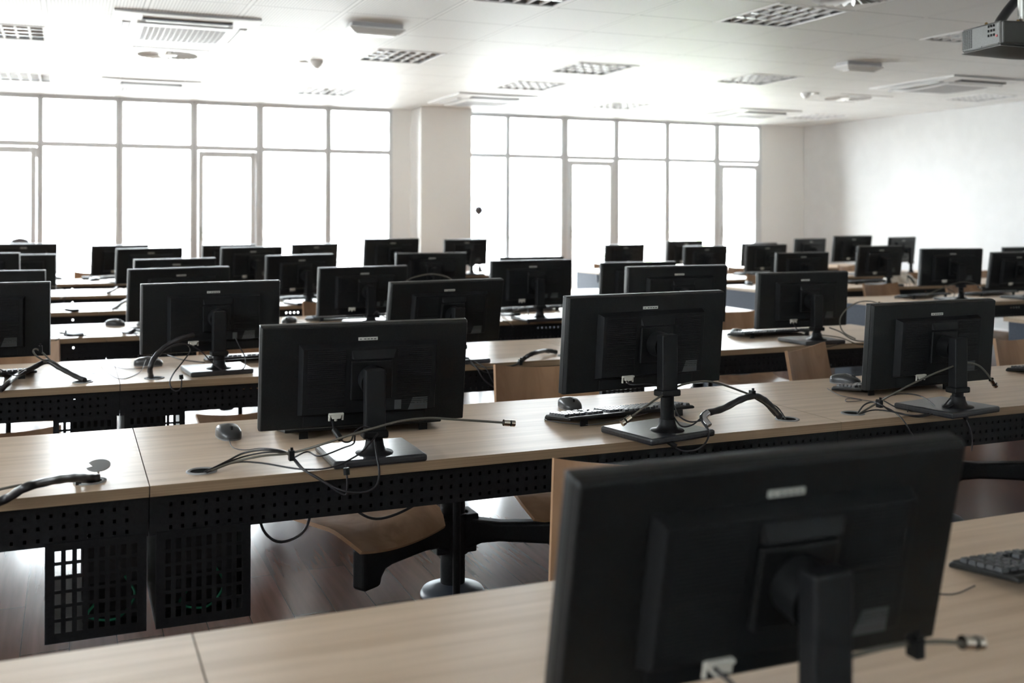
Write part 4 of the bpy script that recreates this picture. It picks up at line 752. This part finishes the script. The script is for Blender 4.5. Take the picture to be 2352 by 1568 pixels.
for key, (label, d) in CAB.items():
    p0 = (d['sleeve'] or d['coax'] or d['cables'][0])[0]
    t = thing('cable_bundle', label, 'cables', (0, 0, 0), 0, 'cable bundles on the desks')
    if d['coax']:
        c = MB().tube(fixz(d['coax'], .003), .003, 'coax').build('coaxial_cable', t); c['label'] = 'thick grey cable'
        if key in ('2a', '2b', '2c', '1a', '4ra', '3e'):
            q = [Vector(v) for v in fixz(d['coax'], .003)]
            e, f = (q[0], q[1]) if key in ('2b',) else (q[-1], q[-2])
            u = (e - f).normalized()
            k = MB().cyl(e - u * .004, e + u * .012, .0085, 'chrome', n=14).cyl(e + u * .011, e + u * .018, .0075, 'plastic', n=14).cyl(e + u * .017, e + u * .027, .0088, 'chrome', n=14); k.build('connector', c)['label'] = 'metal screw connector'
    if d['sleeve']:
        q = fixz(d['sleeve'], .009)
        MB().tube(q, lambda s_: .0095 + .0005 * math.sin(s_ * 60), 'cable', n=10, sub=9).build('cable_sleeve', t)
        if key == '2b': o = MB().tube(fixz([d['sleeve'][0], (d['sleeve'][0][0] - .02, d['sleeve'][0][1] - .01, d['sleeve'][0][2] - .01), (d['sleeve'][0][0] - .015, d['sleeve'][0][1] - .03, d['sleeve'][0][2] - .03)], .011), .0105, 'tape', n=10).build('tape_wrap', t); o['label'] = 'silver tape wrap'
    for i, q in enumerate(d['cables']): MB().tube(fixz(q, .0022), .0022 if i else .0026, 'cable').build('cable', t)
    if d['mouse']: MB().tube(fixz(d['mouse'], .0013), .0013, 'wire', n=6).build('mouse_wire', t)
    for a, b in d['ferrites']: MB().cyl(a, b, .0075, 'plastic', n=12).build('ferrite_bead', t)
    if d['clip']:
        x, y, z = d['clip']; MB().box((x - .006, y - .009, z - .011), (x + .006, y + .009, z + .013), 'plastic').box((x - .003, y - .006, z + .013), (x + .003, y - .002, z + .02), 'plastic').build('cable_clip', t)
for i, (pts, l) in enumerate([([(.42, 2.6, .56), (.43, 2.56, .50), (.47, 2.55, .47), (.53, 2.56, .49), (.56, 2.6, .56)], 'black cable loop drooping below the second row beside the cages'), ([(.62, 2.62, .58), (.66, 2.6, .52), (.72, 2.6, .485), (.80, 2.6, .50), (.86, 2.6, .54), (.88, 2.62, .6)], 'black cable hanging in front of the plywood seat under the second row')]):
    tag(MB().tube(pts, .0035, 'cable').build('hanging_cable'), l, 'cable')

# ------------------------------------------------------------------ odds and ends
cp = thing('grommet_cap', 'grey round grommet cap with a notch leaning beside the left cable hole', 'cap', (.062, 2.66, DESK), .15)
m_ = MB(); pts = [(.027 * math.cos(a), .027 * math.sin(a)) for a in [2.75 + (2 * PI - .9) * k / 30 + .45 for k in range(31)]] + [(-.012, 0)]
m_.prism(pts, .0, .002, 'ring', Matrix.Translation((0, 0, .016)) @ Matrix.Rotation(.3, 4, 'X') @ Matrix.Rotation(-.1, 4, 'Y')); m_.build('disc', cp)
MB().box((-.002, -.003, .0), (.002, .003, .016), 'ring').build('clip_leg', cp)
sk = thing('post_stand', 'slim black post with a rounded head standing beside the pillar', 'stand', (4.22, 11.0, 0))
MB().cyl((0, 0, .02), (0, 0, 1.26), .011, 'plastic', n=10).build('post', sk)
MB().lathe([(.0, 1.25), (.03, 1.265), (.05, 1.30), (.034, 1.345), (.0, 1.355)], 'bag').build('head', sk)
MB().tube([(.04, 0, 1.3), (.10, 0, 1.3), (.14, 0, 1.34)], .003, 'cable').build('wire', sk)
MB().lathe([(.13, 0), (.12, .02), (.012, .03)], 'plastic').build('foot', sk)
ck = thing('cone_stand', 'small black cone foot under the monitor right of the pillar', 'stand', (4.02, 10.42, DESK))
MB().lathe([(.042, 0), (.04, .006), (.016, .03), (.009, .06), (.009, .12)], 'plastic').build('cone', ck)
MB().lathe([(.02, .12), (.024, .14), (.0, .15)], 'plastic').build('top_knob', ck)
bgx = thing('backpack', 'dark grey rounded bag top behind the far left monitors', 'bag', (-.42, 10.42, DESK))
MB().lathe([(.10, 0), (.115, .12), (.112, .25), (.095, .33), (.06, .375), (.0, .385)], 'bag', n=20).build('body', bgx)
MB().tube([(-.09, -.02, .30), (-.04, -.05, .372), (.04, -.05, .375), (.09, -.02, .31)], .006, 'plastic').build('strap', bgx)
cl = MB()
def bagf(u, v):
    a = 2 * PI * u; r = 1 - .25 * math.sin(3 * a + 1) * (1 - v) + .1 * math.sin(7 * a + 4 * v)
    return (6.98 + .17 * r * math.cos(a) * (1 - v ** 2.2) ** .5, 7.47 + .10 * r * math.sin(a) * (1 - v ** 2.2) ** .5, DESK + .001 + .085 * v * (1 + .25 * math.sin(2 * a + .6)))
cl.grid(bagf, 40, 12, 'cloth'); tag(cl.build('cloth_bag'), 'crumpled off white cloth bag on the fifth row of the right block', 'bag')

# ------------------------------------------------------------------ light
w = bpy.data.worlds.new('sky'); bpy.context.scene.world = w; w.use_nodes = True
bgn = w.node_tree.nodes['Background']; bgn.inputs[0].default_value = (.89, .945, 1, 1); bgn.inputs[1].default_value = 6.0
sun = bpy.data.lights.new('sun', 'SUN'); sun.energy = 6.0; sun.angle = .01; sun.color = (1, .96, .9)
so = bpy.data.objects.new('sun', sun); C.objects.link(so); so.rotation_euler = (math.radians(60), 0, math.radians(-18))
for n_, (x0, x1) in enumerate(((-4.6, 3.35), (4.08, 8.376))):
    a = bpy.data.lights.new('sky_portal', 'AREA'); a.shape = 'RECTANGLE'; a.size = x1 - x0; a.size_y = CEIL; a.cycles.is_portal = True
    o = bpy.data.objects.new('sky_portal', a); C.objects.link(o); o.location = ((x0 + x1) / 2, WALL_Y + .12, CEIL / 2); o.rotation_euler = (-PI / 2, 0, 0)

a = bpy.data.lights.new('sky_portal', 'AREA'); a.shape = 'RECTANGLE'; a.size = LZ1 - LZ0; a.size_y = LW1 - LW0; a.cycles.is_portal = True  # sky portal for the added left wall opening
o = bpy.data.objects.new('sky_portal', a); C.objects.link(o); o.location = (WALL_L - .1, (LW0 + LW1) / 2, (LZ0 + LZ1) / 2); o.rotation_euler = (0, -PI / 2, 0)

# ------------------------------------------------------------------ camera
cam = bpy.data.cameras.new('camera'); co = bpy.data.objects.new('camera', cam); C.objects.link(co)
F_PX, W_PX = 2411.0, 2352.0
cam.sensor_width = 36; cam.lens = 36 * F_PX / W_PX; cam.shift_y = -(784 - 492) / W_PX; cam.clip_start = .05; cam.clip_end = 300
co.location = (0, 0, 1.262)
co.rotation_mode = 'QUATERNION'
co.rotation_quaternion = (Matrix.Rotation(-.398, 3, 'Z') @ Matrix.Rotation(PI / 2, 3, 'X') @ Matrix.Rotation(.003, 3, 'Z')).to_quaternion()
cam.dof.use_dof = True; cam.dof.focus_distance = 2.95; cam.dof.aperture_fstop = 3.3
sc = bpy.context.scene; sc.camera = co
vs_ = sc.view_settings; vs_.view_transform = 'Standard'; vs_.look = 'None'; vs_.gamma = 1; vs_.use_curve_mapping = False; vs_.exposure = 2.92
sc.cycles.use_denoising = True
sc.cycles.max_bounces = 9; sc.cycles.diffuse_bounces = 6; sc.cycles.glossy_bounces = 4; sc.cycles.transparent_max_bounces = 12
sc.cycles.caustics_reflective = False; sc.cycles.caustics_refractive = False; sc.cycles.sample_clamp_indirect = 12
